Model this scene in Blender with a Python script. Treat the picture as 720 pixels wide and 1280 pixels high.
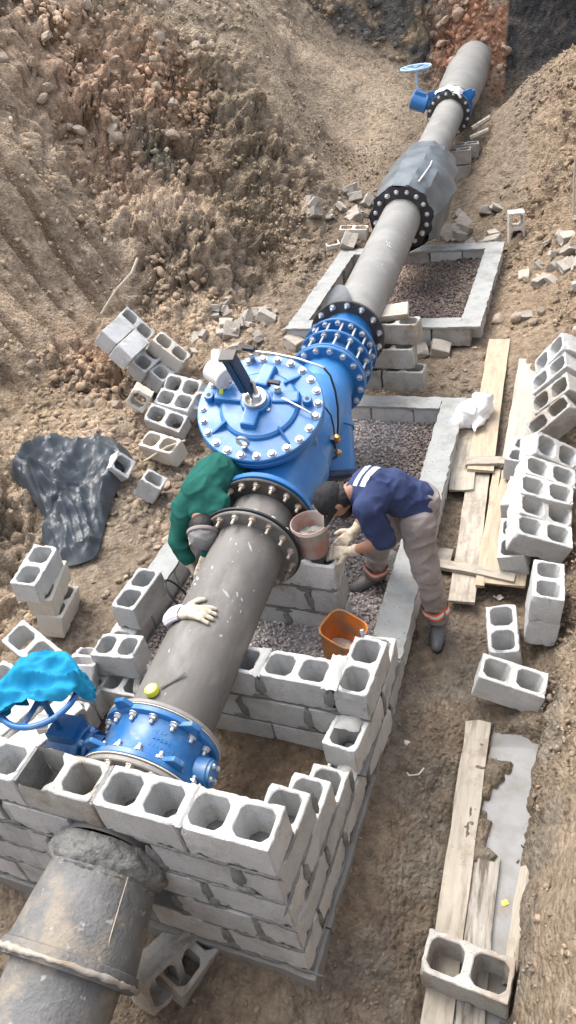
import bpy, bmesh, math, random
import numpy as np
from mathutils import Vector, Matrix, Quaternion, Euler

scene = bpy.context.scene
for o in list(bpy.data.objects):
    bpy.data.objects.remove(o)
COL = scene.collection
R = math.radians
random.seed(7)

# ------------------------------------------------------------------ camera
cam_data = bpy.data.cameras.new('camera')
cam_data.sensor_fit = 'VERTICAL'
cam_data.sensor_height = 36.0
cam_data.lens = 935.34 / 1280.0 * 36.0
cam_data.clip_start = 0.05
cam_data.clip_end = 500.0
camera = bpy.data.objects.new('camera', cam_data)
camera.location = (0.954, -1.180, 2.647)
camera.rotation_euler = (R(52.426), R(9.218), R(19.667))
COL.objects.link(camera)
scene.camera = camera

# ------------------------------------------------------------------ light
SUN_EL, SUN_AZ = R(63), R(-62)     # azimuth measured from +Y towards +X
world = bpy.data.worlds.new('World')
scene.world = world
world.use_nodes = True
wn = world.node_tree.nodes
sky = wn.new('ShaderNodeTexSky')
sky.sky_type = 'NISHITA'
sky.sun_disc = False
sky.sun_elevation = SUN_EL
sky.sun_rotation = SUN_AZ
sky.air_density = 1.0
sky.dust_density = 4.0
sky.ozone_density = 0.6
hz = wn.new('ShaderNodeHueSaturation')          # thin overcast: the sky's own blue is mostly washed out
hz.inputs['Saturation'].default_value = 0.5
world.node_tree.links.new(sky.outputs[0], hz.inputs['Color'])
world.node_tree.links.new(hz.outputs[0], wn['Background'].inputs[0])
wn['Background'].inputs[1].default_value = 0.15
sun_data = bpy.data.lights.new('sun', 'SUN')
sun_data.energy = 0.85
sun_data.angle = R(35)
sun_data.color = (1.0, 0.95, 0.88)
sun = bpy.data.objects.new('sun', sun_data)
sd = Vector((math.sin(SUN_AZ) * math.cos(SUN_EL), math.cos(SUN_AZ) * math.cos(SUN_EL), math.sin(SUN_EL)))
sun.rotation_euler = sd.to_track_quat('Z', 'Y').to_euler()
sun.location = (0, 0, 20)
COL.objects.link(sun)
scene.view_settings.view_transform = 'Standard'
scene.view_settings.look = 'None'
scene.view_settings.gamma = 1.0
scene.view_settings.exposure = 1.65

# ------------------------------------------------------------------ materials
def node_mat(name, c1, c2, scale=6.0, rough=0.85, bump=0.25, bscale=50.0, metal=0.0,
             c3=None, s3=2.0, t3=(0.55, 0.65), rand=0.12, spec=0.4, rough2=None, vcol=None,
             stretch=None, bdist=0.004, cell=0.0, cscale=30.0, coat=0.0, speck=None, dirt=None):
    m = bpy.data.materials.new(name)
    m.use_nodes = True
    nt = m.node_tree
    N, L = nt.nodes, nt.links
    b = N['Principled BSDF']
    tc = N.new('ShaderNodeTexCoord')
    oi = N.new('ShaderNodeObjectInfo')
    mul = N.new('ShaderNodeVectorMath'); mul.operation = 'MULTIPLY_ADD'
    cr = N.new('ShaderNodeCombineXYZ')
    for i in range(3):
        L.new(oi.outputs['Random'], cr.inputs[i])
    L.new(cr.outputs[0], mul.inputs[0]); mul.inputs[1].default_value = (31.0, 17.0, 23.0)
    if stretch:
        mp = N.new('ShaderNodeMapping'); mp.inputs['Scale'].default_value = stretch
        L.new(tc.outputs['Object'], mp.inputs[0]); L.new(mp.outputs[0], mul.inputs[2])
    else:
        L.new(tc.outputs['Object'], mul.inputs[2])
    vec = mul.outputs[0]
    def noise(sc, det=6, ro=0.6):
        n = N.new('ShaderNodeTexNoise'); n.inputs['Scale'].default_value = sc
        n.inputs['Detail'].default_value = det; n.inputs['Roughness'].default_value = ro
        L.new(vec, n.inputs['Vector']); return n
    def mix(fac, a, bb, typ='MIX'):
        x = N.new('ShaderNodeMix'); x.data_type = 'RGBA'; x.blend_type = typ
        for s, v in ((x.inputs[0], fac), (x.inputs[6], a), (x.inputs[7], bb)):
            if hasattr(v, 'links') or isinstance(v, bpy.types.NodeSocket): L.new(v, s)
            elif isinstance(v, (int, float)): s.default_value = v
            else: s.default_value = (*v[:3], 1)
        return x.outputs[2]
    def ramp(src, a, z):
        mr = N.new('ShaderNodeMapRange'); mr.inputs[1].default_value = a; mr.inputs[2].default_value = z
        L.new(src, mr.inputs[0]); return mr.outputs[0]
    n1 = noise(scale)
    col = mix(ramp(n1.outputs[0], 0.32, 0.68), c1, c2)
    if vcol:
        at = N.new('ShaderNodeAttribute'); at.attribute_name = vcol
        col = mix(1.0, at.outputs[0], col, 'MULTIPLY')
    if c3:
        n3 = noise(s3, 5, 0.65)
        col = mix(ramp(n3.outputs[0], *t3), col, c3)
    if speck:
        n4 = noise(speck[1], 2, 0.5)
        col = mix(ramp(n4.outputs[0], speck[2], speck[2] + 0.06), col, speck[0])
    if dirt:
        nd = N.new('ShaderNodeTexNoise'); nd.inputs['Scale'].default_value = dirt[1]; nd.inputs['Detail'].default_value = 7; nd.inputs['Roughness'].default_value = .7
        ad_ = N.new('ShaderNodeVectorMath'); ad_.operation = 'MULTIPLY_ADD'; ad_.inputs[1].default_value = (31.0, 17.0, 23.0)
        L.new(cr.outputs[0], ad_.inputs[0]); L.new(tc.outputs['Object'], ad_.inputs[2]); L.new(ad_.outputs[0], nd.inputs['Vector'])
        col = mix(ramp(nd.outputs[0], dirt[2], dirt[3]), col, dirt[0])
    hv = N.new('ShaderNodeHueSaturation')
    mr = N.new('ShaderNodeMapRange'); mr.inputs[3].default_value = 1 - rand; mr.inputs[4].default_value = 1 + rand
    L.new(oi.outputs['Random'], mr.inputs[0]); L.new(mr.outputs[0], hv.inputs['Value'])
    L.new(col, hv.inputs['Color']); L.new(hv.outputs[0], b.inputs['Base Color'])
    b.inputs['Metallic'].default_value = metal
    b.inputs['Specular IOR Level'].default_value = spec
    b.inputs['Coat Weight'].default_value = coat
    b.inputs['Coat Roughness'].default_value = 0.15
    if rough2 is not None:
        rr = N.new('ShaderNodeMapRange'); rr.inputs[1].default_value = 0.35; rr.inputs[2].default_value = 0.65
        rr.inputs[3].default_value = rough; rr.inputs[4].default_value = rough2
        L.new(noise(scale * 1.7).outputs[0], rr.inputs[0]); L.new(rr.outputs[0], b.inputs['Roughness'])
    else:
        b.inputs['Roughness'].default_value = rough
    if bump:
        nb = noise(bscale, 8, 0.65)
        h = nb.outputs[0]
        if cell:
            vo = N.new('ShaderNodeTexVoronoi'); vo.inputs['Scale'].default_value = cscale
            L.new(vec, vo.inputs['Vector'])
            ad = N.new('ShaderNodeMath'); ad.operation = 'MULTIPLY_ADD'
            L.new(vo.outputs[0], ad.inputs[0]); ad.inputs[1].default_value = -cell; L.new(h, ad.inputs[2])
            h = ad.outputs[0]
        bp = N.new('ShaderNodeBump'); bp.inputs['Strength'].default_value = bump
        bp.inputs['Distance'].default_value = bdist
        L.new(h, bp.inputs['Height']); L.new(bp.outputs[0], b.inputs['Normal'])
    return m

M = {}
M['block'] = node_mat('concrete_block_new', (.43, .435, .425), (.56, .56, .545), 4, .93, .9, 130, bdist=.005, rand=.13,
                      c3=(.35, .34, .315), s3=6, t3=(.52, .72), speck=((.22, .22, .21), 150, .635), cell=.35, cscale=170, dirt=((.30, .255, .195), 7, .60, .78))
M['block_old'] = node_mat('concrete_block_old', (.30, .29, .265), (.41, .40, .37), 6, .94, .8, 120, bdist=.004, rand=.1,
                          c3=(.24, .195, .15), s3=5, t3=(.48, .66), speck=((.16, .15, .14), 150, .63))
M['block_beige'] = node_mat('concrete_block_muddy', (.50, .46, .39), (.56, .52, .45), 7, .94, .5, 110, bdist=.003, rand=.05,
                            c3=(.36, .28, .2), s3=6, t3=(.55, .75))
M['mortar'] = node_mat('wet_mortar', (.165, .165, .155), (.25, .25, .235), 14, .9, 1.0, 70, bdist=.012, rand=.08, cell=.3, cscale=60)
M['mortar_dry'] = node_mat('dry_mortar', (.32, .325, .315), (.42, .42, .40), 8, .92, .8, 80, bdist=.005, rand=.05,
                           c3=(.25, .245, .23), s3=4, t3=(.5, .7))
M['stone_cap'] = node_mat('cement_cap', (.25, .26, .255), (.34, .35, .34), 5, .9, .8, 60, bdist=.006, rand=.03,
                          c3=(.20, .195, .18), s3=4, t3=(.5, .70), speck=((.14, .14, .13), 60, .66), dirt=((.23, .19, .145), 5, .55, .75))
M['footing'] = node_mat('footing_concrete', (.21, .205, .19), (.28, .27, .25), 8, .92, .8, 70, bdist=.005, rand=.0)
M['soil'] = node_mat('excavated_soil', (.62, .61, .60), (1.30, 1.29, 1.27), 15, .95, 1.0, 24, bdist=.06, rand=0, vcol='soil',
                    cell=.35, cscale=36, spec=.12, speck=((.42, .35, .275), 48, .69))
M['clod'] = node_mat('soil_clods', (.75, .74, .73), (1.18, 1.16, 1.14), 30, .95, .9, 90, bdist=.01, rand=.0, vcol='soil', spec=.12)
M['stone'] = node_mat('loose_stone', (.31, .25, .19), (.42, .345, .265), 9, .92, .8, 60, bdist=.008, rand=.2, spec=.2)
M['stone_red'] = node_mat('reddish_rock', (.29, .195, .14), (.40, .30, .225), 6, .92, .8, 40, bdist=.01, rand=.2, spec=.2)
M['rubble'] = node_mat('broken_masonry', (.33, .30, .255), (.43, .40, .35), 8, .92, .8, 70, bdist=.006, rand=.15,
                       c3=(.30, .235, .17), s3=6, t3=(.5, .7))
M['gravel'] = node_mat('crushed_stone', (.85, .85, .85), (1.1, 1.1, 1.1), 30, .85, .3, 120, rand=0, vcol='soil')
M['puddle'] = node_mat('muddy_water', (.185, .185, .18), (.24, .24, .235), 3.2, .06, .05, 4, rand=0, spec=.5, bdist=.01,
                       c3=(.145, .135, .115), s3=4, t3=(.45, .7), dirt=((.17, .14, .105), 5, .57, .72))
M['wood'] = node_mat('rough_plank', (.34, .265, .185), (.43, .35, .26), 7, .85, .5, 40, stretch=(5, .7, 5), rand=.08, bdist=.003,
                    c3=(.29, .24, .18), s3=4, t3=(.5, .68), dirt=((.20, .155, .11), 5.5, .56, .74))
M['wood_grey'] = node_mat('weathered_plank', (.31, .28, .23), (.40, .365, .30), 7, .88, .6, 40, stretch=(5, .7, 5), rand=.08, bdist=.003,
                         c3=(.23, .20, .165), s3=5, t3=(.52, .66), dirt=((.19, .15, .11), 6, .52, .70))
M['wood_muddy'] = node_mat('mud_stained_plank', (.23, .21, .18), (.38, .36, .32), 7, .8, .7, 40, stretch=(6, .8, 6), rand=.06, bdist=.004,
                           c3=(.11, .09, .07), s3=4, t3=(.45, .6))
M['plywood'] = node_mat('pale_formwork_board', (.32, .305, .265), (.41, .39, .345), 5, .85, .3, 40, stretch=(3, .6, 3), rand=0,
                        c3=(.28, .235, .18), s3=3, t3=(.50, .72))
M['blue'] = node_mat('blue_epoxy', (.016, .135, .37), (.022, .165, .42), 4, .33, .08, 30, rand=0, spec=.6, rough2=.5, coat=.15,
                     c3=(.09, .20, .38), s3=6, t3=(.55, .86), dirt=((.25, .27, .29), 12, .66, .80))
M['blue_dull'] = node_mat('blue_epoxy_dusty', (.012, .105, .30), (.022, .15, .37), 6, .34, .2, 40, rand=0, spec=.5, rough2=.55, coat=.1,
                          c3=(.13, .20, .28), s3=6, t3=(.50, .76), dirt=((.22, .21, .19), 13, .60, .74))
M['blue_dark'] = node_mat('dark_blue_steel', (.012, .03, .075), (.02, .045, .10), 8, .4, .1, 40, rand=0, spec=.5)
M['pipe_dark'] = node_mat('bituminous_pipe', (.115, .107, .098), (.165, .155, .143), 3.5, .5, .3, 40, rand=0, spec=.4, rough2=.72, bdist=.003,
                          c3=(.25, .235, .212), s3=3.2, t3=(.5, .78), speck=((.45, .44, .41), 24, .73), stretch=(1.6, .6, 1.6))
M['pipe_grey'] = node_mat('grey_ductile_pipe', (.185, .183, .172), (.24, .236, .222), 3.0, .6, .2, 50, rand=0, spec=.35, rough2=.72, bdist=.002,
                          c3=(.29, .285, .265), s3=2.6, t3=(.52, .75), speck=((.55, .55, .52), 16, .73))
M['pipe_muddy'] = node_mat('cement_smeared_pipe', (.115, .117, .118), (.19, .19, .185), 5, .55, 1.0, 45, rand=0, rough2=.85, bdist=.012,
                           c3=(.27, .235, .185), s3=3.6, t3=(.49, .63), speck=((.36, .35, .33), 17, .66))
M['flange_steel'] = node_mat('dusty_flange_steel', (.20, .19, .175), (.28, .27, .25), 9, .6, .3, 60, rand=0, c3=(.17, .12, .08), s3=9, t3=(.55, .75))
M['iron'] = node_mat('dark_cast_iron', (.035, .033, .031), (.065, .06, .055), 9, .5, .3, 60, rand=0, c3=(.16, .13, .10), s3=8, t3=(.55, .8))
M['rubber'] = node_mat('black_rubber', (.018, .018, .019), (.03, .03, .032), 8, .55, .2, 40, rand=0)
M['bolt'] = node_mat('galvanised_bolt', (.46, .47, .48), (.6, .61, .62), 20, .42, .2, 90, metal=.7, rand=.15)
M['bolt_rusty'] = node_mat('tarnished_bolt', (.36, .32, .26), (.52, .48, .42), 30, .5, .2, 90, metal=.55, rand=.2, c3=(.25, .14, .07), s3=25, t3=(.5, .7))
M['bolt_blue'] = node_mat('painted_bolt', (.30, .47, .72), (.42, .56, .74), 20, .4, .1, 60, rand=.1)
M['steel'] = node_mat('stainless_steel', (.52, .52, .5), (.66, .66, .64), 20, .3, .1, 60, metal=.85, rand=0)
M['brass'] = node_mat('brass_fitting', (.42, .24, .10), (.55, .33, .14), 20, .35, .1, 60, metal=.8, rand=0)
M['white_paint'] = node_mat('white_enamel', (.62, .61, .57), (.74, .73, .69), 12, .5, .1, 60, rand=0, c3=(.5, .44, .36), s3=10, t3=(.55, .75))
M['white_plastic'] = node_mat('white_plastic_film', (.78, .78, .76), (.84, .84, .83), 9, .35, .3, 30, rand=0, spec=.5)
M['black_plastic'] = node_mat('black_plastic_sheet', (.034, .043, .051), (.052, .063, .073), 5, .40, .15, 26, rand=0, spec=.5, rough2=.5,
                              c3=(.09, .095, .095), s3=5, t3=(.55, .85), dirt=((.16, .135, .105), 6, .60, .78))
M['grey_plastic'] = node_mat('grey_plastic_wrap', (.072, .088, .098), (.118, .138, .148), 4, .32, .2, 14, rand=0, spec=.5, rough2=.45,
                             c3=(.19, .21, .215), s3=3, t3=(.56, .82))
M['cloth_blue'] = node_mat('cyan_cotton', (.014, .20, .36), (.024, .255, .43), 14, .97, .6, 260, rand=0, spec=.05, bdist=.003, dirt=((.03, .20, .33), 6, .5, .75))
M['yellow'] = node_mat('yellow_plastic', (.62, .66, .05), (.72, .74, .08), 20, .4, .05, 60, rand=0)
M['orange'] = node_mat('orange_bucket_plastic', (.46, .15, .028), (.56, .20, .04), 8, .5, .2, 40, rand=0, c3=(.25, .16, .09), s3=7, t3=(.44, .62))
M['pink'] = node_mat('faded_red_bucket', (.33, .16, .12), (.40, .24, .19), 9, .7, .4, 40, rand=0, c3=(.31, .285, .255), s3=9, t3=(.44, .6))
M['pale_blue'] = node_mat('pale_blue_grip', (.35, .50, .66), (.42, .57, .72), 20, .5, .05, 60, rand=0)
M['skin'] = node_mat('skin', (.30, .155, .10), (.36, .19, .125), 20, .55, .15, 120, rand=0, spec=.35)
M['navy'] = node_mat('navy_shirt', (.032, .045, .105), (.045, .060, .130), 9, .92, .3, 240, rand=0, spec=.12)
M['green_cloth'] = node_mat('green_sweater', (.016, .092, .072), (.023, .115, .092), 9, .95, .4, 220, rand=0, spec=.1)
M['grey_cloth'] = node_mat('grey_work_trousers', (.245, .215, .20), (.305, .27, .25), 8, .92, .35, 200, rand=0, spec=.12, c3=(.22, .175, .14), s3=6, t3=(.55, .75))
M['cap'] = node_mat('black_cap_cloth', (.018, .018, .019), (.03, .03, .031), 12, .85, .3, 200, rand=0, spec=.2)
M['glove'] = node_mat('cream_cotton_glove', (.46, .40, .31), (.56, .49, .39), 16, .95, .4, 240, rand=0, spec=.1, c3=(.30, .25, .19), s3=12, t3=(.5, .7))
M['glove_lilac'] = node_mat('lilac_glove_cuff', (.36, .32, .40), (.44, .40, .46), 9, .95, .4, 240, rand=0, spec=.1)
M['cuff_white'] = node_mat('white_cuff_stripe', (.55, .53, .53), (.64, .62, .61), 9, .95, .4, 240, rand=0, spec=.1)
M['cap_grey'] = node_mat('grey_cap_cloth', (.20, .195, .19), (.27, .265, .255), 9, .95, .4, 200, rand=0, spec=.1)
M['boot'] = node_mat('grey_rubber_boot', (.085, .095, .10), (.13, .14, .145), 8, .5, .2, 60, rand=0, c3=(.21, .18, .14), s3=6, t3=(.5, .7))
M['reflective'] = node_mat('reflective_band', (.82, .78, .74), (.9, .85, .82), 20, .35, .1, 60, rand=0)
M['orange_band'] = node_mat('orange_safety_band', (.85, .14, .03), (.95, .2, .06), 20, .6, .1, 60, rand=0)
M['dark_hair'] = node_mat('dark_hair', (.012, .01, .009), (.02, .016, .014), 40, .6, .3, 150, rand=0)
M['paint_mark'] = node_mat('white_paint_mark', (.6, .6, .58), (.7, .7, .68), 30, .7, .1, 60, rand=0)
M['leaf_yellow'] = node_mat('yellow_leaf', (.55, .46, .05), (.66, .55, .1), 30, .6, .1, 60, rand=0)
M['paper'] = node_mat('pale_scrap', (.6, .58, .52), (.7, .68, .62), 12, .8, .2, 60, rand=.05)
M['root'] = node_mat('dry_root', (.36, .30, .23), (.46, .40, .31), 20, .9, .3, 90, rand=.1)

# ------------------------------------------------------------------ mesh helpers
WORLD = {}
def thing(name, label, cat, loc=(0, 0, 0), group=None):
    o = bpy.data.objects.new(name, None)
    COL.objects.link(o)
    o.location = loc
    o.empty_display_size = .1
    WORLD[o.name] = Vector(loc)
    o['label'] = label; o['category'] = cat
    if group: o['group'] = group
    return o
def tag(o, label, cat, group=None):
    o['label'] = label; o['category'] = cat
    if group: o['group'] = group
    return o

class Each:
    """stand-in for MB that makes every added piece a part of its own"""
    def __new__(cls, name, mat, parent, **kw):
        o = MB()
        def add(vs, fs, mt=None):
            m = MB(); MB.add(m, vs, fs, mt); m.build(name, mat, parent, **kw)
        o.add = add
        o.build = lambda *a, **k: None
        return o

class MB:
    """collects vertices and faces in world space"""
    def __init__(s): s.v = []; s.f = []; s.m = []; s.mi = 0
    def add(s, vs, fs, mat=None):
        n = len(s.v)
        s.v += [Vector(p) for p in (vs if mat is None else [mat @ Vector(p) for p in vs])]
        s.f += [tuple(i + n for i in f) for f in fs]
        s.m += [s.mi] * len(fs)
    def box(s, c, size, rot=None, jit=0.0, taper=1.0):
        x, y, z = (a / 2 for a in size)
        vs = []
        for k, sz in ((-1, -z), (1, z)):
            t = taper if k > 0 else 1.0
            for sx, sy in ((-x, -y), (x, -y), (x, y), (-x, y)):
                vs.append(Vector((sx * t, sy * t, sz)) + Vector((random.uniform(-jit, jit) for _ in range(3))))
        mt = Matrix.Translation(Vector(c))
        if rot is not None: mt = mt @ (rot if isinstance(rot, Matrix) and len(rot) == 4 else rot.to_matrix().to_4x4() if hasattr(rot, 'to_matrix') else rot.to_4x4())
        s.add(vs, [(3, 2, 1, 0), (4, 5, 6, 7), (0, 1, 5, 4), (1, 2, 6, 5), (2, 3, 7, 6), (3, 0, 4, 7)], mt)
    def lathe(s, prof, mt, seg=40, close=True, arc=None):
        """profile of (along y, radius) revolved round local Y"""
        vs = []; fs = []
        n = len(prof)
        for i in range(seg):
            a = 2 * math.pi * i / seg
            for (t, r) in prof: vs.append((r * math.cos(a), t, r * math.sin(a)))
        for i in range(seg):
            j = (i + 1) % seg
            for k in range(n - 1): fs.append((i * n + k, i * n + k + 1, j * n + k + 1, j * n + k))
            if close == 'ring': fs.append((i * n + n - 1, i * n, j * n, j * n + n - 1))
        if close is True:
            fs.append(tuple(i * n for i in range(seg))); fs.append(tuple(i * n + n - 1 for i in reversed(range(seg))))
        s.add(vs, fs, mt)
    def tube(s, pts, rad, seg=10, cap=True, flat=None):
        pts = [Vector(p) for p in pts]
        if not hasattr(rad, '__len__'): rad = [rad] * len(pts)
        vs = []; fs = []
        up = None
        for i, p in enumerate(pts):
            d = (pts[min(i + 1, len(pts) - 1)] - pts[max(i - 1, 0)]).normalized()
            if up is None:
                up = Vector((0, 0, 1)) if abs(d.z) < .9 else Vector((1, 0, 0))
            x = d.cross(up).normalized(); up = x.cross(d).normalized()
            for k in range(seg):
                a = 2 * math.pi * k / seg
                rx = rad[i]; ry = rad[i] * (flat if flat else 1)
                vs.append(p + x * rx * math.cos(a) + up * ry * math.sin(a))
        for i in range(len(pts) - 1):
            for k in range(seg):
                j = (k + 1) % seg
                fs.append((i * seg + k, i * seg + j, (i + 1) * seg + j, (i + 1) * seg + k))
        if cap:
            fs.append(tuple(reversed(range(seg)))); fs.append(tuple((len(pts) - 1) * seg + k for k in range(seg)))
        s.add(vs, fs)
    def ball(s, c, r, seg=14, rings=9, rot=None):
        if not hasattr(r, '__len__'): r = (r, r, r)
        vs = []; fs = []
        for i in range(rings + 1):
            th = math.pi * i / rings
            for k in range(seg):
                a = 2 * math.pi * k / seg
                vs.append((r[0] * math.sin(th) * math.cos(a), r[1] * math.sin(th) * math.sin(a), r[2] * math.cos(th)))
        for i in range(rings):
            for k in range(seg):
                j = (k + 1) % seg
                fs.append((i * seg + k, (i + 1) * seg + k, (i + 1) * seg + j, i * seg + j))
        mt = Matrix.Translation(Vector(c))
        if rot is not None: mt = mt @ rot
        s.add(vs, fs, mt)
    def grid(s, P, thick=0.0):
        """P[i][j] points; optional thickness along the local normal"""
        P = [[Vector(p) for p in row] for row in P]
        n, m = len(P), len(P[0])
        def q(o, rev=False):
            r = []
            for i in range(n - 1):
                for j in range(m - 1):
                    f = (o + i * m + j, o + i * m + j + 1, o + (i + 1) * m + j + 1, o + (i + 1) * m + j)
                    r.append(tuple(reversed(f)) if rev else f)
            return r
        flat = [p for row in P for p in row]
        if not thick:
            s.add(flat, q(0)); return
        back = []
        for i in range(n):
            for j in range(m):
                a = P[min(i + 1, n - 1)][j] - P[max(i - 1, 0)][j]; b = P[i][min(j + 1, m - 1)] - P[i][max(j - 1, 0)]
                nn = a.cross(b); nn = nn.normalized() if nn.length > 1e-9 else Vector((0, 0, 1))
                back.append(P[i][j] - nn * thick)
        o = n * m
        fs = q(0, True) + q(o)
        rim = [(i, 0) for i in range(n)] + [(n - 1, j) for j in range(1, m)] + [(i, m - 1) for i in range(n - 2, -1, -1)] + [(0, j) for j in range(m - 2, 0, -1)]
        ids = [i * m + j for i, j in rim]
        for k in range(len(ids)):
            a, b = ids[k], ids[(k + 1) % len(ids)]
            fs.append((a, b, b + o, a + o))
        s.add(flat + back, fs)
    def build(s, name, mat, parent=None, smooth=False, bevel=0.0, weld=False, fixn=True, auto=None):
        off = WORLD.get(parent.name, Vector((0, 0, 0))) if parent is not None else Vector((0, 0, 0))
        me = bpy.data.meshes.new(name)
        me.from_pydata([tuple(p - off) for p in s.v], [], s.f)
        mats = mat if isinstance(mat, (list, tuple)) else [mat]
        for mm in mats: me.materials.append(mm)
        if len(mats) > 1: me.polygons.foreach_set('material_index', s.m)
        bm = bmesh.new(); bm.from_mesh(me)
        if weld: bmesh.ops.remove_doubles(bm, verts=bm.verts, dist=1e-5)
        if fixn: bmesh.ops.recalc_face_normals(bm, faces=bm.faces)
        if bevel:
            es = [e for e in bm.edges if len(e.link_faces) == 2 and e.calc_face_angle(0) > .6]
            bmesh.ops.bevel(bm, geom=es, offset=bevel, segments=2, affect='EDGES', profile=.6, clamp_overlap=True)
        if smooth:
            lim = auto if auto is not None else .7
            for f in bm.faces: f.smooth = True
            for e in bm.edges:
                if len(e.link_faces) == 2 and e.calc_face_angle(0) > lim: e.smooth = False
        bm.to_mesh(me); bm.free()
        o = bpy.data.objects.new(name, me)
        COL.objects.link(o)
        if parent is not None:
            o.parent = parent
        WORLD[o.name] = off.copy()
        return o

def link_copy(o, mw, parent):
    """a copy of a part sharing its mesh, at a world matrix"""
    c = o.copy(); COL.objects.link(c)
    place(c, mw, parent); return c
def place(c, mw, parent):
    if parent is not None:
        c.parent = parent
        mw = Matrix.Translation(-WORLD[parent.name]) @ mw
    c.matrix_basis = mw
    WORLD[c.name] = mw.translation.copy()

# ------------------------------------------------------------------ numpy noise
def _h(i, j, k, s):
    n = (i.astype(np.int64) * 374761393 + j.astype(np.int64) * 668265263 + k.astype(np.int64) * 2147483647 + s * 974711) & 0xffffffff
    n = ((n ^ (n >> 13)) * 1274126177) & 0xffffffff
    n = ((n ^ (n >> 16)) * 2246822519) & 0xffffffff
    return ((n ^ (n >> 15)) & 0xffffff) / float(0x1000000)
def vnoise(p, s=0):
    i = np.floor(p).astype(np.int64); f = p - i; f = f * f * (3 - 2 * f)
    r = 0
    for a in (0, 1):
        for b in (0, 1):
            for c in (0, 1):
                w = (f[:, 0] if a else 1 - f[:, 0]) * (f[:, 1] if b else 1 - f[:, 1]) * (f[:, 2] if c else 1 - f[:, 2])
                r = r + w * _h(i[:, 0] + a, i[:, 1] + b, i[:, 2] + c, s)
    return r
def fbm(p, o=4, s=0, g=.5):
    r = 0; a = 1; t = 0
    for k in range(o):
        r = r + a * vnoise(p * 2 ** k, s + k * 7); t += a; a *= g
    return r / t
def worley(p, s=0, vec=False):
    i = np.floor(p).astype(np.int64)
    off = np.zeros((len(p), 3)); best = np.full(len(p), 9.0); cid = np.zeros(len(p)); second = np.full(len(p), 9.0)
    for a in (-1, 0, 1):
        for b in (-1, 0, 1):
            for c in (-1, 0, 1):
                x, y, z = i[:, 0] + a, i[:, 1] + b, i[:, 2] + c
                dx = x + _h(x, y, z, s) - p[:, 0]; dy = y + _h(x, y, z, s + 1) - p[:, 1]; dz = z + _h(x, y, z, s + 2) - p[:, 2]
                d = np.sqrt(dx * dx + dy * dy + dz * dz)
                cl = d < best
                second = np.where(cl, best, np.minimum(second, d))
                cid = np.where(cl, _h(x, y, z, s + 3), cid); best = np.where(cl, d, best)
                if vec: off[cl] = -np.c_[dx, dy, dz][cl]
    return (best, second, cid, off) if vec else (best, second, cid)

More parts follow.
